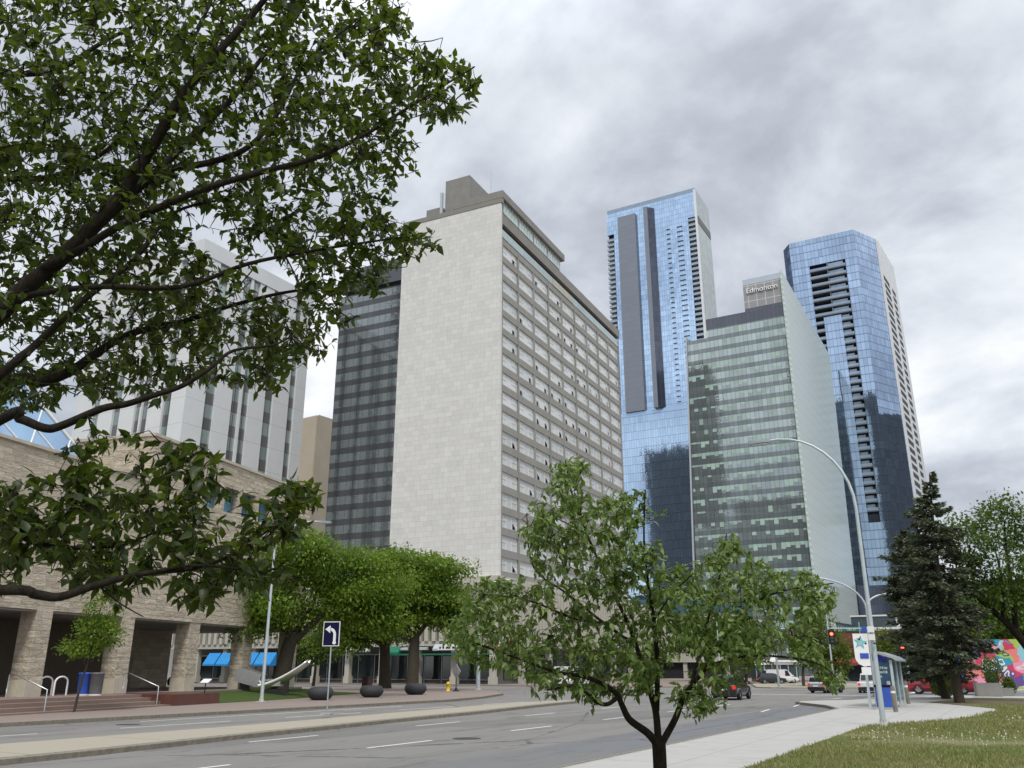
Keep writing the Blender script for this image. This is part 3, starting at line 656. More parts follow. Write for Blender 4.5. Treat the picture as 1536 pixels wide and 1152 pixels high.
# ================================================================== WHITE TOWER AND TAN TOWER ON THE LEFT
WT = thing('white_tower', 'tall white panelled tower with grey window strips rising behind the stone civic hall', 'building', (-117.1, 93.8, 0))
b = MB(); b.box(-30, -.4, .4, 28.2, 0, 73); b.build('facade', M['strip_win'], WT)
b = MB()
for y0, y1 in ((0, 4.2), (6.4, 10.1), (12.0, 12.5), (14.2, 18.0), (20.2, 24.2), (25.9, 28.6)): b.box(-.4, 0, y0, y1, 0, 73)
for x0, x1 in ((-3.6, -.41), (-9.4, -5.6), (-11.5, -11.1), (-17.0, -13.0), (-23, -19), (-30, -25)): b.box(x0, x1, 0, .4, 0, 73)
b.build('wall_panels', M['white_joint'], WT)
b = MB(); b.box(-30.2, .15, -.15, 28.8, 73, 76); b.build('parapet', M['white_panel'], WT)
TT = thing('tan_tower', 'tan concrete apartment tower between the white tower and the charcoal tower', 'building', (-149.5, 161.2, 0), R(-4))
b = MB(); b.box(-30, 0, 0, 40, 0, 64.5); b.build('wall', M['tan'], TT)
b = MB(); b.box(.0, .25, .5, 40, 0, 64.7); b.build('side_wall', M['tan_shaded'], TT)
b = MB(); b.box(.26, .4, 8.0, 40, 55.8, 58.2); b.build('louvre', M['dark_slot'], TT)
for i in range(13):
    for j in range(3):
        y = 7.5+j*6.2; z = 5+i*3.3
        f = MB().box(.26, .5, y, y+4.4, z-.3, z+2.1).build('window', M['cream_conc'], TT)
        MB().box(.5, .56, y+.4, y+2.7, z+.2, z+1.9).build('pane', M['dark_glass'] if (i*3+j) % 4 == 0 else M['pale_glass'], f)

# ================================================================== BLUE GLASS SKYSCRAPER
SY = 461.9
def sx(px, py): return onp(px, py, (0, SY), 90).x
def szz(px, py, Y=SY): return onp(px, py, (0, Y), 90).z
S = thing('blue_skyscraper', 'tallest skyscraper, bright blue mirror glass with a vertical grey panel strip and corner balconies', 'skyscraper', (-132.0, SY, 0))
ox = -132.0; W_ = 58.4; zt = 283; zp = 147.0
b = MB(); b.box(-W_+4.6, -4.6, 0, 27, zp, zt); b.build('facade', M['stantec'], S)
b = MB(); b.box(-W_, -W_+4.6, 2.6, 27, zp, 268); b.box(-4.6, 0, 2.6, 27, zp, 266); b.build('recess', M['dark_slot'], S)
b = MB(); b.box(-W_, -W_+4.6, 0, 27, 268, zt); b.box(-4.6, 0, .0, 27, 266, zt); b.build('crown_glass', M['stantec'], S)
b = MB(); b.box(-W_-.2, .9, -.4, 27, 0, zp); b.build('podium_glass', M['stantec_pod'], S)
b = MB(); b.box(-W_-.3, 1.0, -.7, 27, zp-2.6, zp); b.build('podium_edge', plain('pale_blue_band', (.42, .58, .80), .2, .6, .04), S)
b = MB(); b.box(.01, 1.2, 0, 27.5, 0, zt+1.5); b.build('side_facade', M['side_glass'], S)
b = MB(); b.box(.0, 1.3, -.5, .4, zp, zt+1.5); b.build('corner_fin', M['white_panel'], S)
b = MB(); b.box(1.2, 1.4, 1.5, 27, 262, 267); b.build('side_louvre', M['grey_bin'], S)
x0, x1 = sx(934, 470)-ox, sx(961.5, 470)-ox
b = MB(); b.box(x0, x1, -2.0, -.01, zp, 278); b.build('grey_panel', M['stantec_grey'], S)
x2, x3, x4 = sx(976, 470)-ox, sx(982.5, 470)-ox, sx(993, 470)-ox
b = MB(); b.box(x2, x3, -3.6, 0, zp, 279.5); b.build('grey_panel', M['stantec_grey'], S)
b = MB(); b.prism([(x3, -3.61), (x4-1.0, -.01), (x3, -.01)], zp, 279); b.build('bay_return', M['stantec_dark'], S)
b = MB(); b.box(-W_+.3, .8, .3, 26.5, zt, zt+3.0); b.build('crown_rail', M['rail_glass'], S)
bm = MB(); bm.box(-W_-.4, -W_+4.5, -.2, 2.59, 0, .5, M['slab_edge']); bm.box(-W_-.35, -W_+4.4, -.18, -.1, .5, 1.5, M['rail_glass']); ma = bm.mesh('balcony')
bm = MB(); bm.box(-4.5, -.01, -.3, 2.59, 0, .5, M['slab_edge']); bm.box(-4.4, -.02, -.28, -.2, .5, 1.5, M['rail_glass']); mb_ = bm.mesh('balcony')
sp = []
for k in range(36):
    z = zp+3.3*k+1; sp.append((0, 0, z, mb_)); sp.append((0, 0, z, ma))
parts_many(S, 'balcony', ma, sp)
b = MB()
for xx, ww in ((sx(1003, 400)-ox, 2.2), (sx(1019, 400)-ox, 3.6)):
    for k in range(35): b.box(xx, xx+ww, -.5, 0, zp+3.3*k+2.2, zp+3.3*k+2.6)
b.build('vent_fins', M['tower_cap'], S)

# ================================================================== CITY OFFICE TOWER (green glass)
EY = 295.0
E = thing('office_tower', 'green glass office tower with a pale fritted side and a lettered box on top', 'office tower', (-54.5, EY, 0))
def ex_(px, py): return onp(px, py, (0, EY), 90).x+54.5
zb = 17.0; zt1, zt2, zt3 = 119.0, 126.6, 127.6
xl = ex_(1031, 512); xlb = ex_(1043, 905); xs = ex_(1058, 478); xm = ex_(1117, 460)
b = MB(); b.extr([(xlb, 0), (0, 0), (0, zt1), (xl, zt1)], 'y', 0, 86)
b.box(xs, 0, .0, 86, zt1, zt1+3.2); b.build('facade', M['edm'], E)
b = MB(); b.box(xs, xm, .3, 60, zt1+3.2, zt2); b.box(xm, -.02, 0, 60, zt1+3.2, zt3); b.build('top_storey', M['edm_cap'], E)
b = MB(); b.extr([(xlb-.5, zb), (xlb, zb), (xl, zt1+1.5), (xl-.5, zt1+1.5)], 'y', -.5, 86); b.build('edge_fin', M['slab_edge'], E)
b = MB(); b.box(xm, -.05, .0, 40, zt3, zt3+9.4); lb = b.build('louvre_box', M['edm_louvre'], E)
b = MB(); b.box(xm, 0, -.05, 0.02, zt3+9.4, zt3+11.6); b.build('top_screen', clear_glass('screen_glass', (.9, .93, .95), .18), E)
text_part('lettering', 'Edmonton', 2.75, M['white'], lb, ((xm)/2-.1, -.3, zt3+6.6), (R(90), 0, 0), .25)
# fritted side wall overshoots the front edge, its underside slopes
b = MB(); b.extr([(-.5, zb), (82, zb+1.2), (92.5, 136.5), (-.5, 139.6)], 'x', .01, .6) if True else None
b.build('fritted_side', M['frit'], E)
b = MB(); b.extr([(-.9, zb), (-.5, zb), (-.5, 139.8), (-.9, 139.8)], 'x', -.1, .7); b.build('edge_fin', M['frit'], E)
b = MB(); b.box(xlb, -4, 4, 84, 0, zb-.02); b.build('lower_glass', M['store_glass'], E)
b = MB(); b.box(xlb-4, -1, 1.5, 80, 6.5, 7.6); b.box(xlb-4, -1, 1.5, 80, 12.0, 13); b.build('canopy', M['pale_glass'], E)
b = MB(); b.extr([(0, 0), (6, 0), (3.5, zb), (-2, zb)], 'y', 8, 9.2); b.build('leg', M['frit'], E)
b = MB(); b.box(-3.8, -1.5, 3.9, 82, 0, zb-.05); b.build('lower_wall', M['grey_bin'], E)

# ================================================================== BLUE-GREY SKYSCRAPER ON THE RIGHT
JY = 399.0
J = thing('balcony_skyscraper', 'blue grey glass skyscraper with a chamfered corner and a stack of recessed balconies', 'skyscraper', (-38.1, JY, 0))
def jx(px, py): return onp(px, py, (0, JY), 90).x+38.1
def jz(px, py): return onp(px, py, (0, JY), 90).z
zt = 201.8
xL = jx(1171, 370); ra, rb = jx(1214, 400), jx(1269, 400); rz1 = jz(1240, 394); rz2 = jz(1240, 472); rz0 = 108.0
xa2, xb1 = jx(1236, 480), jx(1263, 480)
b = MB(); dp = 2.6
b.prism([(xL, 6), (xL+4, 0), (ra, 0), (ra, dp), (xL, 12)], 0, zt)
b.box(ra, rb, 0, dp, rz1, zt); b.box(ra, rb, 0, dp, 0, 62)
b.box(xa2, xb1, 0, dp, 62, rz2); b.box(ra, xa2, 0, dp, 62, rz0+24)
b.prism([(rb, 0), (0, 0), (8, 15.7), (8, 40), (rb, 40)], 0, zt)
b.build('facade', M['jw'], J)
b = MB(); b.box(ra, rb, dp, dp+.6, 60, rz1+1); b.build('recess', plain('recess_glass', (.05, .06, .085), .1, .3, .4, .5), J)
b = MB(); b.prism([(xL, 12.01), (ra, dp+.61), (rb, dp+.61), (rb, 40), (8, 40.01), (10.6, 53.5), (xL, 53.5)], 0, zt-1); b.build('core', M['tower_cap'], J)
b = MB(); k = .06; V = [(8.02, 15.8), (8.6, 15.8), (11.9, 54), (11.3, 54)]
b.prism(V, 0, zt); b.build('side_wall', M['white_panel'], J)
lw = MB()
for (u0, u1) in ((.10, .42), (.60, .80)):
    pass
def slant(u0, u1):
    b = MB(); ya, yb = 15.8+38.2*u0, 15.8+38.2*u1; xa_, xb_ = 8.62+3.3*u0, 8.62+3.3*u1
    b.add([(xa_, ya, 0), (xb_, yb, 0), (xb_, yb, 2.1), (xa_, ya, 2.1), (xa_+.1, ya, 0), (xb_+.1, yb, 0), (xb_+.1, yb, 2.1), (xa_+.1, ya, 2.1)], [(4, 5, 6, 7), (0, 1, 5, 4), (3, 7, 6, 2), (0, 4, 7, 3), (1, 2, 6, 5)], M['dark_slot']); return b.mesh('side_window')
s1_, s2_ = slant(.10, .42), slant(.60, .80)
parts_many(J, 'side_window', s1_, [(0, 0, 18+i*3.9, q) for i in range(43) for q in (s1_, s2_)])
sp = []
wide = MB(); wide.box(ra+.05, rb-.05, -1.0, dp, 0, .55, M['slab_dark']); wide.box(ra+.1, rb-.1, -.95, -.85, .55, 1.6, M['rail_glass']); wide.box((ra+rb)/2-.25, (ra+rb)/2+.25, -.6, dp, .55, 3.9, M['slab_dark']); wide.box((ra+rb)/2, rb-1.2, .3, dp, .6, 3.4, M['rail_glass']); wide = wide.mesh('balcony')
nl = MB(); nl.box(ra+.05, xa2-.02, -.6, dp, 0, .5, M['slab_dark']); nl.box(ra+.1, xa2-.05, -.55, -.45, .5, 1.6, M['rail_glass']); nl = nl.mesh('balcony')
nr_ = MB(); nr_.box(xb1+.02, rb-.05, -.9, dp, 0, .55, M['slab_dark']); nr_.box(xb1+.1, rb-.1, -.85, -.75, .55, 1.7, M['rail_glass']); nr_.box(xb1+.2, rb-1.4, .6, dp, .6, 3.3, M['rail_glass']); nr_ = nr_.mesh('balcony')
z = rz1-3.9
while z > 63:
    if z > rz2-2: sp.append((0, 0, z, wide))
    else:
        sp.append((0, 0, z, nr_))
        if z > rz0+20: sp.append((0, 0, z, nl))
    z -= 3.9
parts_many(J, 'balcony', wide, sp)

# ================================================================== LOW BUILDINGS DOWN THE STREET
PK = thing('parkade', 'cream concrete parking deck with open dark levels behind the small street tree', 'parking garage', (-60, 182, 0))
b = MB()
for k in range(3): b.box(-20, 8, 0, 30, 3.2+k*3.9, 5.1+k*3.9)
b.build('deck_edge', M['cream_conc'], PK)
b = MB(); b.box(-19, 7, 1.0, 29, 0, 12.6); b.build('deck_void', M['dark_slot'], PK)
for k in range(4): MB().box(-19.5+k*8.8, -18.7+k*8.8, .3, 1.2, 0, 11.0).build('column', M['cream_conc'], PK)
b = MB(); b.box(-20, 6, 4, 30, 13.2, 16.6); b.build('roof_glass', M['blue_win'], PK)
bt_ = at(1310, 946, 166).z; wb_ = at(1310, 978, 166).z; wt_ = at(1310, 963, 166).z; sk0, sk1 = at(1310, 942, 163).z, at(1310, 926, 163).z
BB = thing('brick_building', 'low red brick block with a row of pale windows below the glass skywalk', 'building', (-28, 165, 0))
b = MB(); b.box(0, 30, 0, 20, 4.2, bt_); b.build('wall', M['brick'], BB)
b = MB(); b.box(.5, 29, .5, 20, 0, 4.19); b.build('shopfront', M['store_glass'], BB)
for k in range(9): MB().box(8+k*2.0, 9.6+k*2.0, -.08, 0.0, wb_, wt_).build('window', M['cream_conc'], BB)
b = MB(); b.extr([(-1.6, 2.9), (0, 3.7), (0, 2.7), (-1.6, 2.5)], 'x', -4, 5); b.build('awning', plain('red_stripe_awning', (.62, .10, .10), .6), BB)
b = MB(); b.box(-.2, 30, -.15, 20, bt_, bt_+.3); b.build('coping', M['white_panel'], BB)
SKW = thing('skywalk', 'glazed pedestrian skywalk with white edges bridging toward the spruce', 'skywalk', (-24, 162, 0))
b = MB(); b.box(0, 34, -3, 0, sk0, sk1); b.build('glazing', M['store_glass'], SKW)
b = MB(); b.box(-.1, 34, -3.2, .1, sk0-.35, sk0); b.box(-.1, 34, -3.2, .1, sk1, sk1+.25); b.box(7, 7.5, -3.25, -3.0, sk0, sk1); b.box(15, 15.5, -3.25, -3.0, sk0, sk1); b.build('frame', M['white_panel'], SKW)
for k in (0, 2): MB().box(12+k*9, 12.8+k*9, -2, -1.2, 0, sk0-.36).build('leg', M['white_panel'], SKW)
PV = thing('transit_pavilion', 'low glass pavilion with a white flat roof at the traffic island', 'pavilion', tuple(at(1135, 1027, 128)[:2])+(0,), R(29.5))
b = MB(); b.box(0, 6, 0, 3, 2.4, 2.75); b.box(1.6, 6.2, -.3, 3.2, 2.76, 3.0); b.build('roof', M['white'], PV)
b = MB(); b.box(.15, 5.9, .2, 2.9, .2, 2.39); b.build('glazing', M['store_glass'], PV)
b = MB()
for k in range(6): b.box(.1+k*1.1, .22+k*1.1, .1, .2, 0, 2.4)
b.build('post', M['galv'], PV)
b = MB(); b.extr([(0, 0), (.4, .9), (.8, 0)], 'y', -.02, .03); b.extr([(.5, .0), (.75, .8), (1.1, 0)], 'y', .04, .08); em = b.build('roof_sign', M['white'], PV); em.location = (2.1, 0, 3.0)
# plain storey blocks far down the street, closing the gaps under the towers
FB = thing('glass_podium_block', 'long dark glass podium at the foot of the blue towers', 'building', (-150, 380, 0))
b = MB(); b.box(0, 190, 0, 40, 0, 34); b.build('facade', M['stantec_dark'], FB)
RB = thing('long_low_block', 'long low brown block far behind the park trees', 'building', (20, 190, 0))
b = MB(); b.box(-12, 150, 0, 30, 0, 9.5); b.build('wall', M['brick'], RB)
for k in range(30): MB().box(-10+k*5.2, -7+k*5.2, -.1, 0, 3.5, 7).build('window', M['dark_glass'], RB)
# towers out of frame whose dark shapes stand mirrored in the glass fronts
M['mirrored'] = brickmat('dark_windowed_wall', 3.0, 3.6, (.016, .02, .024), (.028, .035, .04), (.032, .038, .042), .3, .8, 0)
def offtower(x0, x1, y0, y1, h, lab):
    t_ = thing('mirrored_tower', lab, 'office tower', (x0, y0, 0))
    MB().box(0, x1-x0, 0, y1-y0, 0, h).build('facade', M['mirrored'], t_)
offtower(-214, -187, -95, -60, 238, 'black tower mirrored at the left edge of the green office tower')
offtower(-126, -60, -120, -90, 262, 'wide dark tower mirrored in the lower half of the balcony skyscraper')
offtower(52, 112, 440, 520, 138, 'dark block mirrored in the chamfered corner of the balcony skyscraper')
offtower(-372, -283, -110, -70, 262, 'grey tower mirrored in the lower right of the bright blue skyscraper')

# ================================================================== STREET FURNITURE
def street_lamp(label, loc, rz, h, reach, rise, r0=.11, double=0.0, dark=False):
    t_ = thing('street_lamp', label, 'street lamp', loc, rz, 'arched street lamps along the road')
    MB().tube([(0, 0, 0), (0, 0, h*.45), (0, 0, h)], [r0, r0*.82, r0*.62], 12).build('pole', M['pale_steel'], t_)
    b = MB(); b.lathe([(r0*1.7, 0), (r0*1.7, .04), (r0*1.25, .06), (r0*1.15, .25)], 12); b.box(-.3, .3, -.3, .3, -.05, .03); b.build('base_plate', M['sidewalk'], t_)
    def arm(sg, rc, rs):
        pts = [(0, 0, h)]+[(sg*(-rc*(1-math.cos(a))), 0, h+rs*math.sin(a)) for a in [math.pi/2*k/9 for k in range(1, 10)]]
        pts.append((sg*-(rc+.35), 0, h+rs-.02))
        MB().tube(pts, [r0*.62]+[r0*.6-.022*i/9*1.2 for i in range(10)], 8).build('arm', M['pale_steel'], t_)
        b = MB(); x = sg*-(rc+.3)
        b.add([(x, -.13, h+rs+.04), (x, .13, h+rs+.04), (x-sg*.75, .17, h+rs-.0), (x-sg*.75, -.17, h+rs-.0), (x, -.12, h+rs-.09), (x, .12, h+rs-.09), (x-sg*.75, .15, h+rs-.12), (x-sg*.75, -.15, h+rs-.12)],
              [(0, 1, 2, 3), (7, 6, 5, 4), (0, 4, 5, 1), (1, 5, 6, 2), (2, 6, 7, 3), (3, 7, 4, 0)])
        hd = b.build('lamp_head', M['galv'], t_)
        MB().box(x-sg*.1, x-sg*.66, -.1, .1, h+rs-.15, h+rs-.12).build('lens', M['pale_glass'], hd)
    arm(1, reach, rise)
    if double: arm(-1, double, rise*.45)
    return t_
lr = gnd(1326, 1091)
LR = street_lamp('big grey arched street lamp in the grass beside the concrete pavement', lr, R(8), 7.2, 2.4, 2.75, .092)
for k, (z, m) in enumerate(((2.98, M['blue']), (2.72, M['white']))):
    MB().box(-.32, -.15, -.17, -.15, z, z+.2, m).box(-.13, .08, -.17, -.15, z+.01, z+.2, M['white']).build('small_sign', None, LR)
b = MB(); b.tube([(-.24, -.18, 2.62), (-.24, -.26, 2.62)], .035, 8); b.tube([(.04, -.16, 2.62), (.04, -.24, 2.62)], .035, 8); b.build('camera_housing', M['black'], LR)
street_lamp('slim pale street lamp on the kerb in front of the stone city hall', gnd(392, 1053), R(-150), 8.6, 2.3, 1.9, .11)
street_lamp('grey street lamp on the far corner below the limestone hotel', gnd(717, 1035), R(-150), 7.6, 2.6, 2.3, .2)
street_lamp('distant two armed street lamp behind the bus shelter', at(1316, 1043, 74), R(22), 6.3, 4.4, 2.5, .13, 1.7)
for k, (px, py, D) in enumerate(((1252, 1033, 100), (1082, 1030, 118))):
    street_lamp(('thin lamp post beyond the crossing left of the white pickup', 'thin lamp post beyond the crossing behind the crab apple leaves')[k], at(px, py, D), R(20), 8, 1.5, .6, .1)

# turn lane sign
ts = gnd(490, 1072); ts.z = .02
TS = thing('turn_lane_sign', 'dark blue left turn arrow sign on a thin post standing on the median', 'road sign', ts, R(18))
MB().tube([(0, 0, 0), (0, 0, 3.0)], .035, 8).build('post', M['galv'], TS)
b = MB(); b.box(-.2, .2, -.2, .2, -.02, .04); b.build('base', M['sidewalk'], TS)
b = MB(); b.box(-.38, .38, -.055, -.035, 2.72, 3.74, None); pl = b.build('sign_plate', M['white'], TS)
MB().box(-.345, .345, -.062, -.055, 2.755, 3.705).build('sign_face', M['navy'], pl)
b = MB(); a = []
for k in range(9):
    q = math.pi/2*k/8; a.append((.10+.0, 0, 0)) if False else None
outer = [(.22, 2.86), (.22, 3.2)]+[(-.06+.28*math.cos(math.pi/2*k/8), 3.2+.28*math.sin(math.pi/2*k/8)) for k in range(1, 9)]
inner = [(-.06+.16*math.cos(math.pi/2*k/8), 3.2+.16*math.sin(math.pi/2*k/8)) for k in range(8, 0, -1)]+[(.10, 3.2), (.10, 2.86)]
pts = outer+[(-.1, 3.48)]+[(-.1, 3.58), (-.30, 3.42), (-.1, 3.26), (-.1, 3.36)]+inner
for i in range(9):
    o1, o2 = outer[i], outer[i+1]; i1, i2 = (inner[::-1])[i], (inner[::-1])[i+1]
    b.face([(o1[0], -.066, o1[1]), (i1[0], -.066, i1[1]), (i2[0], -.066, i2[1]), (o2[0], -.066, o2[1])][::-1])
b.face([(-.05, -.066, 3.58), (-.28, -.066, 3.42), (-.05, -.066, 3.26)][::-1]); b.face([(-.06, -.066, 3.48), (-.06, -.066, 3.36), (-.02, -.066, 3.36), (-.02, -.066, 3.48)][::-1])
b.face([(.16+.085*math.cos(a_*math.pi/6), -.067, 2.86+.07*math.sin(a_*math.pi/6)) for a_ in range(12)])
b.build('arrow', M['white'], pl)

# back of a diamond sign, hydrant, bins and bowls on the far corner
d = gnd(684, 1037)
DS = thing('diamond_sign', 'plain back of a diamond warning sign on a short portable stand', 'road sign', d, R(-20))
MB().tube([(0, 0, 0), (0, 0, 1.5)], .04, 6).build('post', M['black'], DS)
MB().extr([(0, 1.0), (.62, 1.62), (0, 2.24), (-.62, 1.62)], 'y', -.02, .02).build('sign_plate', M['sign_back'], DS)
b = MB(); b.tube([(-.35, 0, .04), (.35, 0, .04)], .04, 6); b.tube([(0, -.35, .04), (0, .35, .04)], .04, 6); b.lathe([(.16, 0), (.1, .3)], 10); b.build('stand', M['black'], DS)
d = gnd(672, 1037)
HY = thing('fire_hydrant', 'yellow fire hydrant on the brick corner pavement', 'hydrant', d)
MB().lathe([(.2, 0), (.2, .06), (.14, .08), (.14, .55), (.19, .57), (.19, .62), (.15, .66), (.11, .76), (.04, .8)], 14).build('barrel', M['yellow'], HY)
for s_ in (-1, 1): MB().tube([(s_*.12, 0, .45), (s_*.24, 0, .45)], .07, 8).build('nozzle', M['yellow'], HY)
def bowl(label, px, py, s=1.0):
    d = gnd(px, py); t_ = thing('bowl_planter', label, 'planter', d, random.random()*6, 'round charcoal concrete bowls along the far kerb')
    MB().lathe([(.42*s, 0), (.62*s, .1*s), (.76*s, .32*s), (.74*s, .52*s), (.62*s, .68*s), (.52*s, .72*s), (.48*s, .68*s), (.44*s, .6*s)], 28).build('bowl', M['charcoal'], t_)
    MB().lathe([(.45*s, .6*s), (.1, .63*s)], 20).build('soil', M['mulch'], t_)
bowl('charcoal bowl planter just behind the turn arrow sign post', 480, 1050, 1.05); bowl('charcoal bowl planter in front of the maroon bin', 557, 1046, 1.06); bowl('charcoal bowl planter below the forked elm trunk, nearest the hydrant', 623, 1042, 1.1)
d = gnd(550, 1040)
MBn = thing('litter_bin', 'maroon square litter bin behind the middle charcoal bowl', 'bin', d)
MB().box(-.32, .32, -.32, .32, 0, 1.15, None, .05).build('body', M['brownbin'], MBn); MB().box(-.36, .36, -.36, .36, 1.15, 1.25, None, .05).build('lid', M['black'], MBn)
for k, (px, py, m, lab) in enumerate(((124, 1043, 'blue', 'blue recycling bin beside the second stone pillar'), (142, 1043, 'grey_bin', 'grey waste bin beside the blue one'))):
    d = gnd(px, py, .55); t_ = thing('waste_bin', lab, 'bin', d)
    MB().lathe([(.3, 0), (.33, 1.0), (.35, 1.02), (.35, 1.08), (.25, 1.1)], 18).build('body', M[m], t_); MB().lathe([(.31, -.02), (.31, .06)], 18).build('base_ring', M['white'], t_)
for k, px in enumerate((66, 89)):
    d = gnd(px, 1043.5, .55); t_ = thing('bike_rack', ('white hoop bike rack half behind the first pillar', 'white hoop bike rack standing clear of the pillars')[k], 'bike rack', d, R(13))
    MB().tube([(0, -.42, 0), (0, -.42, .62)]+[(0, -.42*math.cos(a), .62+.28*math.sin(a)) for a in [math.pi*q/8 for q in range(1, 8)]]+[(0, .42, .62), (0, .42, 0)], .045, 8).build('hoop', M['white'], t_)
def handrail(label, lx, ly):
    p = chp(lx, ly, 0); t_ = thing('handrail', label, 'handrail', p, R(13.3))
    MB().tube([(.0, 0, 0), (.0, 0, .95), (-1.9, 0, 1.6), (-2.2, 0, 1.6), (-2.2, 0, .55)], .03, 6).build('rail', M['steel'], t_)
handrail('steel handrail at the right end of the terracotta steps', 3.9, 4.6); handrail('steel handrail beside the sapling in the middle of the steps', 4.2, -3.2)
for k, (px, py) in enumerate(((263, 1039), (352, 1036))):
    d = gnd(px, py, .32); t_ = thing('floodlight', ('black floodlight on the lawn left of the info plaque', 'black floodlight on the lawn beside the steel sculpture')[k], 'floodlight', d, R(20))
    MB().tube([(0, 0, -.1), (0, 0, .55)], .05, 8).build('post', M['black'], t_)
    b = MB(); b.extr([(-.5, .45), (.35, .45), (.5, .58), (.5, .85), (-.4, .98), (-.55, .8)], 'y', -.25, .25); b.build('housing', M['black'], t_)
d = gnd(305, 1056); t_ = thing('info_plaque', 'small tilted white plaque on a black post at the lawn edge', 'plaque', d, R(13))
MB().tube([(0, 0, -.1), (0, 0, 1.15)], .035, 6).build('post', M['black'], t_)
b = MB(); b.add([(-.26, -.14, 1.12), (.26, -.14, 1.12), (.26, .16, 1.3), (-.26, .16, 1.3), (-.26, -.14, 1.09), (.26, -.14, 1.09), (.26, .16, 1.27), (-.26, .16, 1.27)], [(0, 1, 2, 3), (7, 6, 5, 4), (0, 4, 5, 1), (1, 5, 6, 2), (2, 6, 7, 3), (3, 7, 4, 0)]); b.build('panel', M['white'], t_)
# steel sculpture on the lawn
sp0 = at(412, 1036, 63); sp0.z = .12
SCU = thing('steel_sculpture', 'polished steel trough and box sculpture lying on the civic lawn', 'sculpture', sp0, YAW)
b = MB(); nseg = 12; V = []
for i in range(nseg+1):
    u = i/nseg; x = -1.5+u*3.7; zc = .1+1.9*max(0, u-.1)**1.6; wd = .8-.42*u*u
    for k in range(9):
        a = math.pi*(k/8); V.append((x, -wd*math.cos(a), zc+.62-wd*.8*math.sin(a)))
b.add(V, [(i*9+k, i*9+k+1, (i+1)*9+k+1, (i+1)*9+k) for i in range(nseg) for k in range(8)], None, True); o_ = b.build('trough', M['chrome'], SCU)
md = o_.modifiers.new('thick', 'SOLIDIFY'); md.thickness = .06
b = MB(); b.extr([(-2.6, .95), (-1.0, .55), (-.75, 1.35), (-2.3, 1.85)], 'y', -.8, .8); b.build('box', M['steel'], SCU)
b = MB(); b.extr([(-2.3, .95), (-2.0, .3), (-.3, -.1), (1.2, -.1), (.4, .42), (-1.0, .5)], 'y', -.5, .5); b.build('base', M['black'], SCU)
b = MB(); b.box(-.8, .5, -.6, .2, .62, .74); b.box(-.9, .5, -.5, .1, .95, 1.05); b.build('plate', M['chrome'], SCU)

for k, (px, py, lab) in enumerate(((192, 1087, 'dark round manhole cover in the far lanes beyond the median'), (700, 1108, 'round manhole cover in the near lanes between the dashes'))):
    d = gnd(px, py, RZ); t_ = thing('manhole_cover', lab, 'manhole cover', (d.x, d.y, RZ+.002))
    b = MB(); b.lathe([(.42, -.01), (.42, .006), (.36, .006), (.35, .002), (.02, .004)], 24); b.build('lid', plain('cast_iron', (.045, .043, .04), .7, .2, .4, 9), t_)
# bus shelter, stop signs, bin and bollards
SHP = gnd(1345, 1062)
SH = thing('bus_shelter', 'grey framed glass bus shelter with a blue end panel and curved roof', 'bus shelter', (SHP.x, SHP.y, 0), 0)
W = 1.2
for (x, y) in ((0, 0), (-W, 0), (0, 3.6), (-W, 3.6), (0, 1.8)):
    MB().box(x-.06, x+.06, y-.06, y+.06, 0, 2.25).build('post', M['pale_steel'], SH)
b = MB(); pr = [(-W-.35, 2.62), (-W*.5, 2.55), (.1, 2.32), (.32, 2.18), (.32, 2.25), (.1, 2.42), (-W*.5, 2.66), (-W-.35, 2.7)]; b.extr(pr, 'y', -.25, 3.85); b.build('roof', M['galv'], SH)
b = MB(); b.extr([(-W+.06, 2.2), (-.06, 2.2), (-.06, 2.28), (-W*.5, 2.5), (-W+.06, 2.56)], 'y', -.04, .04); b.build('end_fascia', M['roy'], SH)
MB().box(-W+.45, -.07, -.035, -.02, .55, 2.15).build('poster', plain('dark_blue_poster', (.03, .07, .13), .15, 0, .5, 1.5), SH)
po = SH.children[-1]; b = MB()
for z_, ww in ((1.86, (.12, .05, .09, .14)), (1.66, (.07, .16, .06, .1)), (1.46, (.2,))):
    x_ = -W+.52
    for w_ in ww: b.box(x_, x_+w_, -.042, -.036, z_-.05, z_+.05*(1 if w_ > .1 else 1.6)); x_ += w_+.03
b.build('poster_print', M['pale_glass'], po)
b = MB(); b.box(-W+.45, -.1, -.034, -.019, .3, .54); b.box(-.02, .02, .1, 3.5, .3, 2.2); b.box(-W+.1, -.1, 3.58, 3.62, .3, 2.2); b.build('glazing', M['shelter_glass'], SH)
MB().box(-.55, -.1, .3, 3.2, .42, .48).build('bench', M['galv'], SH)
d = gnd(1329, 1064); t_ = thing('litter_bin', 'royal blue litter bin behind the big lamp post at the bus stop', 'bin', d)
MB().box(-.36, .36, -.3, .3, .1, 1.0, None, .06).build('body', M['blue'], t_); MB().box(-.5, .5, -.4, .4, 0, .1, None, .04).build('plinth', M['sidewalk'], t_); MB().box(-.38, .38, -.32, .32, 1.0, 1.1, None, .06).build('lid', M['navy'], t_)
for k, (px, py, h, lab) in enumerate(((1344, 1068, 1.1, 'leaning grey bollard in front of the bus shelter'), (1338, 1062, 1.25, 'pale concrete bollard at the near corner of the shelter'), (1363, 1056, 1.2, 'grey bollard at the back corner of the shelter'))):
    d = gnd(px, py); t_ = thing('bollard', lab, 'bollard', d)
    MB().tube([(0, 0, 0), (-.02, 0, h-.1), (-.02, 0, h)], [.10, .095, .07], 12).build('shaft', M['kerb'] if k != 1 else M['sidewalk'], t_); MB().tube([(-.02, 0, h*.72), (-.02, 0, h*.8)], .10, 12).build('band', M['white'], t_)
bp = gnd(1316, 1064)
BS = thing('bus_stop_sign', 'bus stop pole with a white star flag and small blue panel', 'bus stop sign', bp, R(24))
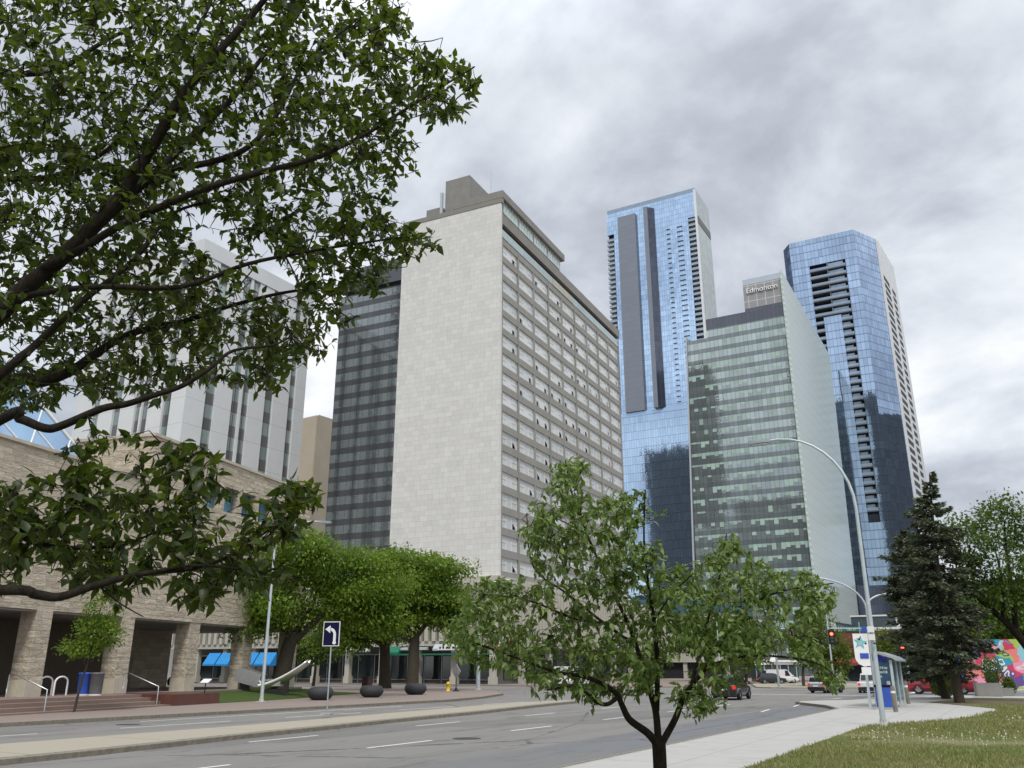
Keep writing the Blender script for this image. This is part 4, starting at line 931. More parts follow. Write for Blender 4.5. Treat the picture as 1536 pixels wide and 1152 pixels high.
MB().tube([(0, 0, 0), (0, 0, 3.6)], .05, 8).build('pole', M['galv'], BS)
b = MB(); b.extr([(-.74, 2.35), (-.74, 3.45), (-.05, 3.45), (-.05, 1.95), (-.4, 1.95), (-.6, 2.05), (-.70, 2.2)], 'y', -.03, .0); fl = b.build('flag', M['white'], BS)
def star(cx, cz, r, r2, rot, y, m, parent):
    b = MB(); p = [(cx+(r if k % 2 == 0 else r2)*math.sin(rot+k*math.pi/5), cz+(r if k % 2 == 0 else r2)*math.cos(rot+k*math.pi/5)) for k in range(10)]
    for k in range(10): b.face([(cx, y, cz), (p[(k+1) % 10][0], y, p[(k+1) % 10][1]), (p[k][0], y, p[k][1])])
    return b.build('star', m, parent)
star(-.42, 3.03, .34, .15, .15, -.036, M['teal'], fl); star(-.42, 3.0, .18, .09, .15, -.04, M['pale_glass'], fl)
b = MB(); b.face([(-.58, -.043, 3.23), (-.43, -.043, 3.13), (-.36, -.043, 3.37), (-.46, -.043, 3.22)]); b.build('tick', M['navy'], fl)
MB().box(-.5, -.1, -.06, -.031, 2.3, 2.54).build('route_panel', M['blue'], BS); MB().box(-.42, -.18, -.066, -.06, 2.35, 2.5).box(-.38, -.22, -.069, -.0665, 2.42, 2.47, M['blue']).build('bus_symbol', M['white'], BS.children[-1])
MB().box(-.5, -.06, -.03, .0, 1.55, 1.9).build('timetable', M['white'], BS)
# traffic signals and the street name sign across the junction
def signal(label, px, py, D, arm=0.0, base=None):
    p = at(px, py, D); t_ = thing('traffic_signal', label, 'traffic light', (p.x, p.y, 0), R(12), 'traffic signals showing red')
    zc = p.z
    b = MB(); b.box(-.32, .32, -.06, .0, zc-1.0, zc+.45); bb = b.build('backboard', M['black'], t_)
    MB().box(-.17, .17, -.28, -.06, zc-.85, zc+.3, None, .04).build('housing', M['black'], t_)
    for k, m in enumerate(('sig_red', 'dark_glass', 'dark_glass')):
        b = MB(); b.face([(.15*math.cos(a), -.29, zc-.36*k+.15*math.sin(a)) for a in [2*math.pi*q/14 for q in range(14)]]); ln = b.build('lens', M[m], t_)
        b = MB(); n = 8; V = [((.17)*math.cos(a), y, zc-.36*k+.17*math.sin(a)) for y in (-.28, -.5) for a in [math.pi*q/n for q in range(n+1)]]
        b.add(V, [(q, q+1, n+2+q, n+1+q) for q in range(n)]); b.build('visor', M['black'], ln)
    pz = arm
    b = MB(); b.tube([(arm, .1, 0), (arm, .1, zc+.6)], [.12, .09], 8); b.build('pole', M['galv'], t_)
    if abs(arm) > .2: MB().tube([(arm, .1, zc+.5), (0, .1, zc+.55)], .06, 6).build('arm', M['galv'], t_)
signal('red traffic light on a mast arm left of the green street name sign', 1247, 951, 96, 3.6); signal('red traffic light half hidden by the crab apple leaves', 1184, 951, 96, -1.5); signal('red traffic light beside the dark spruce, right of the brick wall', 1353, 972, 96, .3)
sp = at(1277, 944, 97); t_ = thing('street_name_sign', 'green street name sign reading 100 ST above the bus stop flag', 'street sign', (sp.x, sp.y, 0), R(24))
MB().box(-.95, .95, -.03, .03, sp.z-.2, sp.z+.22).build('blade', M['sign_green'], t_); text_part('lettering', '100 ST', .34, M['white'], t_.children[0], (0, -.04, sp.z), (R(90), 0, 0), .003)
MB().tube([(.8, 0, 0), (.8, 0, sp.z+.7)], .06, 8).build('post', M['galv'], t_)

# mural wall, planters and posts on the right
mp = at(1450, 1033, 100)
MU = thing('mural_wall', 'wall painted with bright abstract patches of many colours beyond the spruces', 'mural', (mp.x, mp.y, 0), R(6))
t = NT('mural_paint'); u, v = t.facade_uv()
vo = t.n('ShaderNodeTexVoronoi', distance='EUCLIDEAN'); nzv = t.n('ShaderNodeTexNoise'); t.t.links.new(t.comb(u, v), nzv.inputs['Vector']); t.set(nzv.inputs['Scale'], .9)
t.t.links.new(t.comb(t.math('ADD', u, t.math('MULTIPLY', nzv.outputs['Fac'], 1.8)), t.math('ADD', v, t.math('MULTIPLY', t.sep(nzv.outputs['Color'])[1], 1.4))), vo.inputs['Vector']); t.set(vo.inputs['Scale'], 1.0)
rr = t.sep(vo.outputs['Color'])
rp_ = t.ramp(rr[0], [(0, (.55, .06, .12)), (.14, (.75, .22, .20)), (.28, (.05, .30, .42)), (.40, (.28, .55, .62)), (.52, (.70, .68, .62)), (.64, (.13, .08, .28)), (.76, (.36, .52, .10)), (.88, (.78, .30, .42)), (1, (.80, .62, .16))])
rp_node = [n_ for n_ in t.t.nodes if n_.type == 'VALTORGB'][-1]; rp_node.color_ramp.interpolation = 'CONSTANT'
ring = t.math('LESS_THAN', t.math('ABSOLUTE', t.math('SUBTRACT', vo.outputs['Distance'], .26)), .07)
c = t.mix(t.math('MULTIPLY', ring, t.math('GREATER_THAN', rr[1], .5)), rp_, t.mix(rr[2], (.02, .02, .06), (.78, .76, .72)))
mm = t.done(t.bsdf(c, .7, 0, .3))
MB().box(0, 14, 0, .4, 0, 4.6).build('wall', mm, MU)
MB().box(-2.2, -.1, -1.2, -.6, .8, 3.0).build('side_panel', plain('blue_mural_panel', (.03, .14, .50), .6, 0, .4, 1.2), MU)
for k, (px, py, D, s, lab) in enumerate(((1484, 1048, 72, .9, 'square concrete planter with a dark shrub in front of the mural'), (1510, 1046, 74, .55, 'small planter with yellow flowers in front of the mural'))):
    p = at(px, py, D); t_ = thing('planter_box', lab, 'planter', (p.x, p.y, 0), R(10))
    MB().box(-.9*s, .9*s, -.6*s, .6*s, 0, 1.0*s, None, .06).build('tub', M['grey_conc'], t_)
    n_ = 900; P = unit(n_)*RNG.uniform(.2, 1, (n_, 1))**.5*np.array([.8*s, .6*s, 1.2*s])+np.array([.0, 0, 1.9*s if k == 0 else 1.2*s]); P[:, 0] += .5*s
    link('shrub' if k == 0 else 'flowers', leaf_mesh('shrub', P, unit(n_)+np.array([0, 0, .5]), unit(n_), np.full(n_, .16), np.full(n_, .05), M['leaf_dark'] if k == 0 else M['leaf_lime'], True), t_)
p = at(1493, 1046, 75); t_ = thing('signboard_post', 'white notice board on a thin wooden post in front of the mural', 'notice', (p.x, p.y, 0), R(12))
MB().tube([(0, 0, 0), (-.5, 0, 6.5)], [.1, .08], 8).build('post', M['bark_grey'], t_); MB().box(-.5, .45, -.15, -.1, 1.8, 2.5).build('board', M['white'], t_)
MB().box(-.45, .4, -.15, -.1, .5, 1.6).build('poster', M['black'], t_)
rc = gnd(1417, 1046); t_ = thing('garden_rock', 'dark rounded bush ball between the two spruce trunks', 'shrub', (rc.x, rc.y, 0))
n_ = 2500; P = unit(n_)*RNG.uniform(.6, 1, (n_, 1))*np.array([.85, .85, .8])+np.array([0, 0, .75])
t_.name = 'round_shrub'; link('foliage', leaf_mesh('foliage', P, unit(n_)+np.array([0, 0, .3]), unit(n_), np.full(n_, .12), np.full(n_, .04), M['leaf_dark'], True), t_)

# ================================================================== VEHICLES
def wheel(par, x, y, r, w=.22):
    s_ = 1 if x > 0 else -1
    b = MB(); n = 20; prof = [(r*.62, -w/2), (r*.93, -w/2), (r, -w*.32), (r, w*.32), (r*.93, w/2), (r*.62, w/2)]
    V = [(x+o_, y+rr*math.cos(2*math.pi*k/n), r+rr*math.sin(2*math.pi*k/n)) for rr, o_ in prof for k in range(n)]
    b.add(V, [(i*n+k, i*n+(k+1) % n, (i+1)*n+(k+1) % n, (i+1)*n+k) for i in range(len(prof)-1) for k in range(n)], None, True)
    ty = b.build('wheel', M['rubber'], par)
    b = MB(); xo = x+s_*w*.42
    b.face([(xo-s_*.05, y+r*.62*math.cos(2*math.pi*k/n), r+r*.62*math.sin(2*math.pi*k/n)) for k in range(n)])
    for k in range(5):
        a = 2*math.pi*k/5; c, s2 = math.cos(a), math.sin(a); p = lambda u, v_: (xo, y+u*c-v_*s2, r+u*s2+v_*c)
        b.face([p(.0, -.05), p(r*.6, -.035), p(r*.6, .035), p(0, .05)])
    b.build('rim', M['steel'], ty)
def vehicle(name, label, cat, loc, rz, kind, paint, scale=1.0, dark_low=None):
    t_ = thing(name, label, cat, loc, rz); t_.scale = (scale,)*3
    # stations along the length: (y, top of lower body, half width); cabin: (y, z) side profile with belt
    if kind == 'suv':
        st = [(-2.3, .92, .80), (-2.22, 1.0, .90), (-1.2, 1.02, .93), (.6, 1.0, .93), (1.2, .98, .92), (2.1, .86, .88), (2.3, .70, .76)]
        cab = [(-2.18, 1.0), (-1.95, 1.52), (-1.3, 1.66), (.1, 1.66), (.55, 1.55), (1.25, .98)]; wr = .70; ax = (-1.35, 1.4); r = .36; wins = [(-1.85, -.95), (-.85, .05), (.12, .85)]
    elif kind == 'pickup':
        st = [(-2.9, .98, .88), (-2.85, 1.08, .94), (-.9, 1.08, .95), (.5, 1.08, .95), (1.2, 1.08, .94), (2.5, 1.0, .92), (2.75, .8, .84)]
        cab = [(-.95, 1.06), (-.8, 1.78), (-.5, 1.86), (.55, 1.86), (.85, 1.78), (1.5, 1.06)]; wr = .74; ax = (-1.75, 1.75); r = .41; wins = [(-.7, .05), (.12, 1.0)]
    else:
        st = [(-2.6, .9, .9), (-2.55, 1.05, .97), (1.2, 1.05, .97), (1.75, 1.02, .95), (2.45, .9, .9), (2.6, .7, .8)]
        cab = [(-2.55, 1.05), (-2.5, 2.0), (-2.3, 2.1), (.6, 2.1), (.95, 1.98), (1.85, 1.03)]; wr = .86; ax = (-1.6, 1.7); r = .36; wins = [(.45, 1.25)]
    b = MB(); prof = lambda w, zt: [(-w*.9, .28), (-w, .5), (-w, zt*.78), (-w*.95, zt-.03), (-w*.8, zt), (w*.8, zt), (w*.95, zt-.03), (w, zt*.78), (w, .5), (w*.9, .28)]
    V = []; n = 10
    for y, zt_, w_ in st: V += [(x, y, z) for x, z in prof(w_, zt_)]
    Fc = [(i*n+k, (i+1)*n+k, (i+1)*n+(k+1) % n, i*n+(k+1) % n) for i in range(len(st)-1) for k in range(n)]
    b.add(V, Fc, None, False); b.face([V[k] for k in range(n)]); b.face([V[(len(st)-1)*n+k] for k in range(n-1, -1, -1)])
    bd = b.build('body', paint, t_)
    # cabin
    b = MB(); z0 = cab[0][1]; zr_ = max(z for _, z in cab); wb = .88
    hw_ = lambda z: wb+(wr-wb)*(z-z0)/(zr_-z0)
    Lf = [(-hw_(z), y, z) for y, z in cab]; Rt = [(hw_(z), y, z) for y, z in cab]; m_n = len(cab)
    b.add(Lf+Rt, [(i, i+1, m_n+i+1, m_n+i) for i in range(m_n-1)]+[tuple(range(m_n-1, -1, -1)), tuple(range(m_n, 2*m_n))]); b.build('roof', paint, t_)
    def onz(y, z, s_): return (s_*(hw_(z)+.012), y, z)
    zA, zB = z0+.08, zr_-.16
    def prof_clip(y, z):   # keep windows inside the sloping pillars
        lo = cab[0][0]+(cab[1][0]-cab[0][0])*min(1, (z-cab[0][1])/(cab[1][1]-cab[0][1])); hi = cab[-1][0]+(cab[-2][0]-cab[-1][0])*min(1, (z-cab[-1][1])/(cab[-2][1]-cab[-1][1]))
        return min(max(y, lo+.1), hi-.1)
    for s_ in (-1, 1):
        for y0, y1 in wins:
            b = MB(); b.face([onz(prof_clip(y0, zA), zA, s_), onz(prof_clip(y1, zA), zA, s_), onz(prof_clip(y1, zB), zB, s_), onz(prof_clip(y0, zB), zB, s_)][::s_]); b.build('side_window', M['dark_glass'], t_)
        MB().box(s_*.96, s_*1.12, cab[-1][0]-.25, cab[-1][0]-.1, z0+.05, z0+.22, None, .02).build('mirror', paint, t_)
        for y in ax: wheel(t_, s_*.84, y, r)
        y = st[-1][0]-.06; MB().box(s_*.5, s_*.78, y-.12, y+.03, .6, .74).build('headlight', M['headlamp'], t_)
        y = st[0][0]; MB().box(s_*.62, s_*.84, y-.03, y+.1, .72, .95).build('tail_light', M['tail'], t_)
    def glass(i, j, nm, off):
        (y0, z0_), (y1, z1_) = cab[i], cab[j]; a = .14; c_ = .88
        p = lambda u: (y0+(y1-y0)*u, z0_+(z1_-z0_)*u); (ya, za), (yb, zb_) = p(a), p(c_)
        b = MB(); b.face([(-hw_(za)*.9, ya+off, za+.01), (hw_(za)*.9, ya+off, za+.01), (hw_(zb_)*.9, yb+off, zb_+.01), (-hw_(zb_)*.9, yb+off, zb_+.01)][::(-1 if off > 0 else 1)]); b.build(nm, M['dark_glass'], t_)
    glass(0, 1, 'rear_window', -.02); glass(len(cab)-1, len(cab)-2, 'windscreen', .02)
    dl = dark_low or M['black']
    b = MB(); b.box(-.86, .86, st[0][0]-.07, st[0][0]+.12, .3, .58); b.build('bumper', dl, t_)
    b = MB(); b.box(-.84, .84, st[-1][0]-.12, st[-1][0]+.05, .28, .5); b.build('bumper', dl, t_)
    b = MB(); b.box(-.8, .8, st[0][0]+.1, st[-1][0]-.2, .2, .3); b.build('underbody', M['black'], t_)
    MB().box(-.26, .26, st[0][0]-.09, st[0][0]-.07, .62, .74).build('number_plate', M['white'], t_)
    if dark_low:
        for s_ in (-1, 1): MB().box(s_*.93, s_*.99, st[1][0]+.1, st[-2][0]-.1, .34, .62).build('sill_trim', dl, t_)
    if kind == 'pickup': MB().box(-.78, .78, -2.75, -1.0, 1.082, 1.09).build('bed_cover', M['black'], t_)
    return t_
dark_p = plain('charcoal_car_paint', (.022, .024, .03), .2, .3, .05, 1, .6, .8); silver_p = plain('silver_car_paint', (.48, .50, .52), .25, .6, .04, 1, .5, .6)
white_p = plain('white_car_paint', (.70, .70, .70), .3, 0, .03, 1, .5, .6); red_p = plain('crimson_car_paint', (.30, .012, .025), .25, .2, .05, 1, .5, .8)
p = gnd(1110, 1050, RZ); vehicle('dark_car', 'charcoal suv driving away, half hidden by the crab apple leaves', 'car', (p.x-.85, p.y+1.2, RZ), R(2), 'suv', dark_p, .95)
p = gnd(1240, 1040, RZ); vehicle('silver_car', 'silver hatchback crossing the junction behind a leafy twig', 'car', (p.x-.3, p.y+1.7, RZ), R(-14), 'suv', silver_p, .86)
p = gnd(1304, 1040, RZ); vehicle('white_pickup', 'white pickup truck seen from behind beside the bus stop pole', 'truck', (p.x-.2, p.y+2.6, RZ), R(2), 'pickup', white_p, .86)
p = gnd(1378, 1041, RZ); vehicle('red_pickup', 'crimson pickup truck passing behind the spruce trunks', 'truck', (p.x+1.7, p.y+.6, RZ), R(91), 'pickup', red_p, .95)
p = gnd(848, 1036, RZ); vehicle('white_van', 'white van with dark lower sides behind the left crab apple branches', 'van', (p.x+.4, p.y+1.0, RZ), R(-72), 'van', white_p, 1.05, M['black'])
p = gnd(1176, 1026.5, RZ); vehicle('delivery_van', 'distant white delivery van in front of the glass pavilion', 'van', (p.x-.3, p.y, RZ+.13), R(-62), 'van', white_p, .85)
p = gnd(1158, 1027, RZ); vehicle('parked_car', 'distant black car beside the white delivery van', 'car', (p.x, p.y, RZ+.13), R(-62), 'suv', dark_p, .8)

# ================================================================== TREES
def limb(b, pts, r0, r1, n=8, sub=4):
    P = smooth_path(pts, sub); k = len(P)-1; b.tube(P, [r0+(r1-r0)*i/k for i in range(k+1)], n); return P
def near_crown(name, parent, polys, anchors, count, drange, Lr, mat, mask, simple=False, wk=.27, tw_r=.006, droop=.5, depth_bias=None, per=6, seed=1):
    """leafy twigs filling the crown's volume; every twig springs from the nearest limb"""
    xs = [p[0] for pl in polys for p in pl[0]]; ys = [p[1] for pl in polys for p in pl[0]]
    x = RNG.uniform(min(xs), max(xs), count*6); y = RNG.uniform(min(ys), max(ys), count*6); keep = np.zeros(len(x), bool)
    lm = lump(x, y, mask[0], seed); lm2 = lump(x, y, mask[0]*.35, seed+5)
    for pl, dens in polys: keep |= in_poly(x, y, pl) & (RNG.uniform(0, 1, len(x)) < dens) & (lm+.7*lm2 > mask[1])
    idx = np.nonzero(keep)[0][:count]; A = np.array([tuple(v) for v in anchors]); Pl = []; Dl = []; bt = MB(); T_ = []
    for i in idx:
        dep = drange[0]+(drange[1]-drange[0])*RNG.beta(2, 2); T_.append(tuple(fwd(x[i], y[i], dep)))
    T_ = np.array(T_); d0 = np.array([np.sqrt(((A-q)**2).sum(1).min()) for q in T_]); order = np.argsort(d0)
    buf = np.zeros((len(A)+len(T_)*3, 3)); buf[:len(A)] = A; na = len(A)
    for i in order:
        tv = T_[i]; dd_ = ((buf[:na]-tv)**2).sum(1); j = np.argmin(dd_); a = buf[j]; v = tv-a; d = math.sqrt(dd_[j])
        dirv = v/max(d, 1e-5)+RNG.normal(size=3)*.35+np.array([0, 0, .15]); dirv /= np.linalg.norm(dirv); ln = min(.26, max(d, .14)); st_ = tv-dirv*ln
        w0 = tw_r*(.75+min(d, .8)*1.1); mid = (a+st_)/2+RNG.normal(size=3)*.05*d
        bt.tube([a, mid, st_, (st_+tv)/2+RNG.normal(size=3)*.012, tv], [w0, w0*.85, w0*.7, w0*.5, w0*.3], 4, None, False)
        for q in (mid, st_, (st_+tv)/2): buf[na] = q; na += 1
        for q in range(per):
            f = RNG.uniform(.0, 1.05); Pl.append(st_+(tv-st_)*f); Dl.append(dirv*.5+RNG.normal(size=3)*.75+np.array([0, 0, -droop]))
    P = np.array(Pl); D = np.array(Dl); n = len(P); Nn = unit(n)*.8+np.array([0, 0, 1.0]); Ls = RNG.uniform(Lr[0], Lr[1], n)
    lf = link(name, leaf_mesh(name, P, D, Nn, Ls, Ls*wk*RNG.uniform(.8, 1.15, n), mat, simple), parent)
    return bt, lf

# --- the big tree whose boughs fill the upper left
NTr = thing('foreground_tree', 'dark leafy tree reaching in from the left edge with long bare boughs', 'tree', (0, 0, 0))
base = fwd(-700, 1100, 4.9); base.z = 0; NTr.location = base
crot = base + Vector((.1, .1, 2.0)); tb = MB(); anch = []; anch_crab = False
def bough(pix, r0, r1, start=None):
    r0, r1 = r0*(.68 if anch_crab else .6), r1*(.7 if anch_crab else .75)
    pts = [fwd(x_, y_, d_) for x_, y_, d_ in pix]
    if start is not None: pts = [start]+pts
    P = limb(tb, [p_-base for p_ in pts], r0, r1, 8, 5); anch.extend([p_+base for p_ in P if (p_+base-pts[-1]).length < 60]); return pts
tb.tube([(0, 0, -.1), (.02, .02, .8), (.1, .1, 2.1)], [.24, .17, .15], 14)
f0 = Vector((.1, .1, 1.9))+base
m1 = bough([(-250, 760, 4.7), (0, 470, 4.8), (89, 390, 4.9), (173, 305, 5.0), (218, 238, 5.1), (267, 153, 5.2), (322, 84, 5.3), (396, 0, 5.5), (450, -90, 5.6)], .10, .018, f0)
bough([(150, 335, 5.0), (213, 277, 5.3), (247, 247, 5.5), (307, 188, 5.8), (356, 139, 6.0), (391, 89, 6.2), (445, 25, 6.4), (490, -60, 6.6)], .05, .015)
bough([(195, 285, 5.1), (238, 257, 5.4), (317, 243, 5.7), (376, 218, 5.9), (421, 163, 6.2), (455, 99, 6.4), (515, 50, 6.6), (600, 10, 6.8)], .045, .010)
bough([(60, 405, 4.85), (120, 375, 4.8), (183, 337, 4.75), (297, 287, 4.7), (396, 257, 4.7), (470, 238, 4.8), (545, 203, 4.9), (594, 173, 5.0), (648, 139, 5.1), (712, 100, 5.2)], .042, .006)
bough([(30, 450, 4.8), (60, 440, 4.7), (148, 430, 4.6), (272, 430, 4.6), (371, 396, 4.7), (470, 376, 4.9), (560, 362, 5.0), (632, 352, 5.1)], .034, .006)
bough([(-250, 780, 4.9), (0, 582, 5.3), (62, 573, 5.4), (109, 555, 5.5), (146, 529, 5.6), (197, 500, 5.7), (277, 482, 5.9), (328, 464, 6.0), (420, 440, 6.2), (500, 430, 6.4)], .08, .010, f0)
bough([(-260, 800, 4.6), (0, 563, 4.6), (50, 520, 4.7), (120, 455, 4.8), (200, 390, 5.0), (260, 320, 5.3), (330, 300, 5.5)], .05, .01, f0)
bough([(-280, 800, 4.3), (0, 630, 4.2), (29, 628, 4.2), (66, 642, 4.2), (91, 639, 4.2), (153, 613, 4.25), (190, 606, 4.3), (237, 591, 4.3), (277, 577, 4.35), (317, 551, 4.4), (350, 526, 4.5), (408, 518, 4.6), (440, 503, 4.7)], .05, .006, f0)
bough([(-300, 900, 3.9), (0, 885, 3.7), (55, 892, 3.7), (91, 895, 3.7), (146, 877, 3.75), (190, 866, 3.8), (226, 859, 3.8), (292, 852, 3.9), (346, 833, 4.0), (390, 804, 4.1), (440, 770, 4.2)], .045, .005, f0)
bough([(226, 859, 3.8), (290, 848, 3.85), (366, 854, 3.95), (401, 858, 4.0)], .014, .004)
bough([(-300, 860, 4.1), (0, 793, 4.2), (44, 812, 4.3), (120, 822, 4.4), (190, 815, 4.5), (250, 790, 4.6)], .035, .006, f0)
bough([(44, 812, 4.3), (80, 790, 4.2), (120, 745, 4.2), (150, 700, 4.2)], .012, .004); bough([(146, 877, 3.75), (180, 905, 3.8), (215, 925, 3.8)], .008, .003); bough([(250, 790, 4.6), (255, 720, 4.5), (262, 675, 4.5)], .010, .004)
bough([(-200, 300, 6.2), (0, 270, 6.4), (90, 262, 6.5), (180, 210, 6.6), (240, 130, 6.8), (290, 60, 7.0), (330, -30, 7.2)], .05, .012, f0); bough([(-150, 100, 6.6), (60, 110, 6.8), (160, 60, 7), (260, 10, 7.2)], .05, .012)
tb.build('trunk', M['bark_dark'], NTr)
up = [(-60, -70), (700, -70), (655, 8), (636, 25), (610, 60), (662, 78), (726, 84), (708, 112), (716, 146), (692, 190), (655, 182), (628, 205), (612, 250), (600, 268), (590, 288), (566, 300), (588, 322), (640, 348), (652, 368), (610, 392), (592, 398), (574, 444), (545, 450), (520, 478), (505, 512), (470, 545), (455, 552), (430, 538), (442, 580), (412, 602), (380, 588), (365, 572), (325, 585), (280, 578), (230, 605), (180, 590), (120, 598), (60, 612), (-60, 615)]
lo = [(-40, 722), (40, 706), (90, 730), (112, 655), (150, 652), (235, 655), (296, 652), (335, 682), (352, 724), (398, 745), (436, 708), (466, 700), (478, 735), (470, 790), (446, 842), (402, 888), (355, 872), (302, 928), (262, 900), (240, 866), (186, 920), (150, 880), (90, 880), (60, 872), (-40, 880)]
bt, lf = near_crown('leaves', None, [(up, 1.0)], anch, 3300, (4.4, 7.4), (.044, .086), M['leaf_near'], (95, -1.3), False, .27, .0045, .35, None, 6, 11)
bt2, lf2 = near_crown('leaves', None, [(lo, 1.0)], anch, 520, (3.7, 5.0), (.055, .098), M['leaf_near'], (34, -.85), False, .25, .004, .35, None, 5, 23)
bt.add(bt2.v, bt2.f)
o_ = bt.build('twigs', M['bark_dark'], NTr); o_.location = -base
for l_ in (lf, lf2): l_.parent = NTr; l_.location = -base
# --- crab apple in the middle
CT = thing('crab_apple_tree', 'small open crab apple tree standing on the grass at the bottom centre', 'tree', (0, 0, 0))
anch_crab = True; dc = 8.7; base = fwd(993, 1300, dc); base.z = 0; CT.location = base; tb = MB(); anch = []
def br(pix, r0, r1): return bough([(x_, y_, dc+d_) for x_, y_, d_ in pix], r0, r1)
br([(993, 1290, 0), (991, 1200, 0), (990, 1150, 0), (988, 1112, 0)], .106, .106)
br([(988, 1120, 0), (972, 1100, -.05), (945, 1080, -.1), (934, 1060, -.15), (924, 1040, -.2), (900, 1024, -.25), (872, 1014, -.3), (835, 1008, -.4), (770, 985, -.5), (700, 960, -.6)], .062, .012)
br([(926, 1046, -.2), (912, 1056, -.3), (896, 1054, -.35), (886, 1044, -.4), (860, 1030, -.4), (820, 1035, -.5)], .036, .01)
br([(988, 1120, .0), (984, 1070, .1), (976, 1040, .15), (968, 1010, .2), (955, 970, .3), (940, 930, .4), (915, 880, .5), (880, 800, .5), (858, 740, .5), (848, 690, .5)], .06, .008)
br([(985, 1065, .1), (986, 1000, .0), (981, 930, -.1), (973, 880, -.1), (966, 810, -.1), (968, 735, 0)], .045, .008)
br([(992, 1116, 0), (1012, 1080, .1), (1024, 1050, .1), (1036, 1030, .1), (1060, 1000, .2), (1090, 950, .3), (1130, 905, .3), (1180, 885, .4), (1250, 875, .4)], .058, .008)
br([(1036, 1030, .1), (1050, 980, .4), (1062, 930, .6), (1078, 870, .7), (1090, 800, .7)], .03, .008)
br([(955, 970, .3), (900, 930, .5), (850, 890, .7), (800, 850, .8), (790, 770, .8)], .028, .007); br([(940, 935, .4), (870, 930, .2), (790, 900, .2), (710, 890, .2)], .026, .006)
br([(1060, 1000, .2), (1110, 985, -.3), (1170, 985, -.5), (1228, 996, -.6), (1256, 1018, -.6)], .024, .006); br([(981, 930, -.1), (1010, 890, -.5), (1040, 860, -.7)], .02, .006)
br([(880, 800, .5), (840, 780, .3), (812, 770, .2)], .012, .005); br([(1024, 1050, .1), (1046, 1042, -.2), (1062, 1060, -.3)], .009, .004); br([(1130, 905, .3), (1130, 860, .5), (1116, 825, .6)], .014, .005)
tb.build('trunk', M['bark_dark'], CT)
cp = [(850, 682), (884, 692), (878, 726), (898, 742), (930, 738), (962, 732), (998, 748), (1006, 776), (988, 800), (1002, 838), (1056, 850), (1074, 800), (1104, 800), (1118, 838), (1150, 832), (1160, 850), (1192, 862), (1222, 850), (1232, 872), (1264, 876), (1254, 892), (1232, 920), (1224, 948), (1244, 985), (1264, 1008), (1262, 1034), (1240, 1030), (1218, 996), (1166, 968), (1150, 990), (1130, 1014), (1092, 1030), (1076, 1076), (1042, 1074), (1040, 1044), (1002, 1056), (984, 1062), (942, 1044), (898, 1050), (832, 1036), (800, 1052), (788, 1020), (738, 1000), (690, 994), (658, 948), (686, 922), (688, 882), (730, 866), (778, 870), (800, 852), (778, 792), (808, 776), (788, 756), (828, 746), (816, 700)]
bt, lf = near_crown('leaves', None, [(cp, 1.0)], anch, 1800, (dc-1.2, dc+1.5), (.056, .102), M['leaf_crab'], (48, -1.15), False, .23, .0035, .6, None, 8, 41)
o_ = bt.build('twigs', M['bark_dark'], CT); o_.location = -base; lf.parent = CT; lf.location = -base

# --- park trees as clouds of leaf sprays on real limbs
def leafy(parent, name, blobs, n, L, mat, droop=.35, per=9, spread=.42, holes=-.9, seed=3, wk=.3, clump=False):
    if clump:
        nb_ = []
        for bl in blobs:
            for q in range(9):
                v_ = RNG.normal(size=3); v_ /= np.linalg.norm(v_); v_[2] = v_[2]*.9-.03; f_ = RNG.uniform(.45, .95); k_ = RNG.uniform(.26, .46)
                nb_.append((bl[0]+v_[0]*bl[3]*f_, bl[1]+v_[1]*bl[4]*f_, bl[2]+v_[2]*bl[5]*f_, bl[3]*k_*1.15, bl[4]*k_, bl[5]*k_*.8))
        blobs = nb_
    C_ = []; wsum = np.array([b_[3]*b_[4]*b_[5] for b_ in blobs])**.67; wsum /= wsum.sum(); ns = n//per
    for bl, w_ in zip(blobs, wsum):
        k = int(ns*w_*1.7)+4; v = unit(k); rad = RNG.uniform(.35, 1.0, (k, 1))**.55; rad *= (1+.16*np.sin(v[:, :1]*5+seed)+.12*np.sin(v[:, 1:2]*7+v[:, 2:3]*6+seed))
        p = np.array(bl[:3])+v*rad*np.array(bl[3:6]); m_s = max(bl[3:6])*.42
        h = lump(p[:, 0]+p[:, 1]*.6, p[:, 2]+p[:, 1]*.5, m_s, seed)+.6*lump(p[:, 0]-p[:, 1], p[:, 2], m_s*.5, seed+9)
        C_.append(np.concatenate([p[h > holes], v[h > holes]], 1))
    C_ = np.concatenate(C_); RNG.shuffle(C_); C_ = C_[:ns]; cen = np.repeat(C_[:, :3], per, 0); out = np.repeat(C_[:, 3:], per, 0); m_ = len(cen)
    P = cen+RNG.normal(size=(m_, 3))*spread*np.array([1, 1, .45]); D = out*.6+RNG.normal(size=(m_, 3))*.6+np.array([0, 0, -droop]); Ls = RNG.uniform(L*.7, L*1.3, m_)
    return link(name, leaf_mesh(name, P, D, unit(m_)*.7+np.array([0, 0, 1]), Ls, Ls*wk, mat, True), parent)
def park_tree(name, label, cat_loc, trunk_pts, tr, limbs, blobs, n, L, mat, bark='bark_grey', group=None, **kw):
    t_ = thing(name, label, 'tree', cat_loc, YAW, group); b = MB(); limb(b, trunk_pts, tr[0], tr[1], 12)
    for pts, r0, r1 in limbs: limb(b, pts, r0, r1, 7)
    b.build('trunk', M[bark], t_); leafy(t_, 'crown', blobs, n, L, mat, **kw); return t_
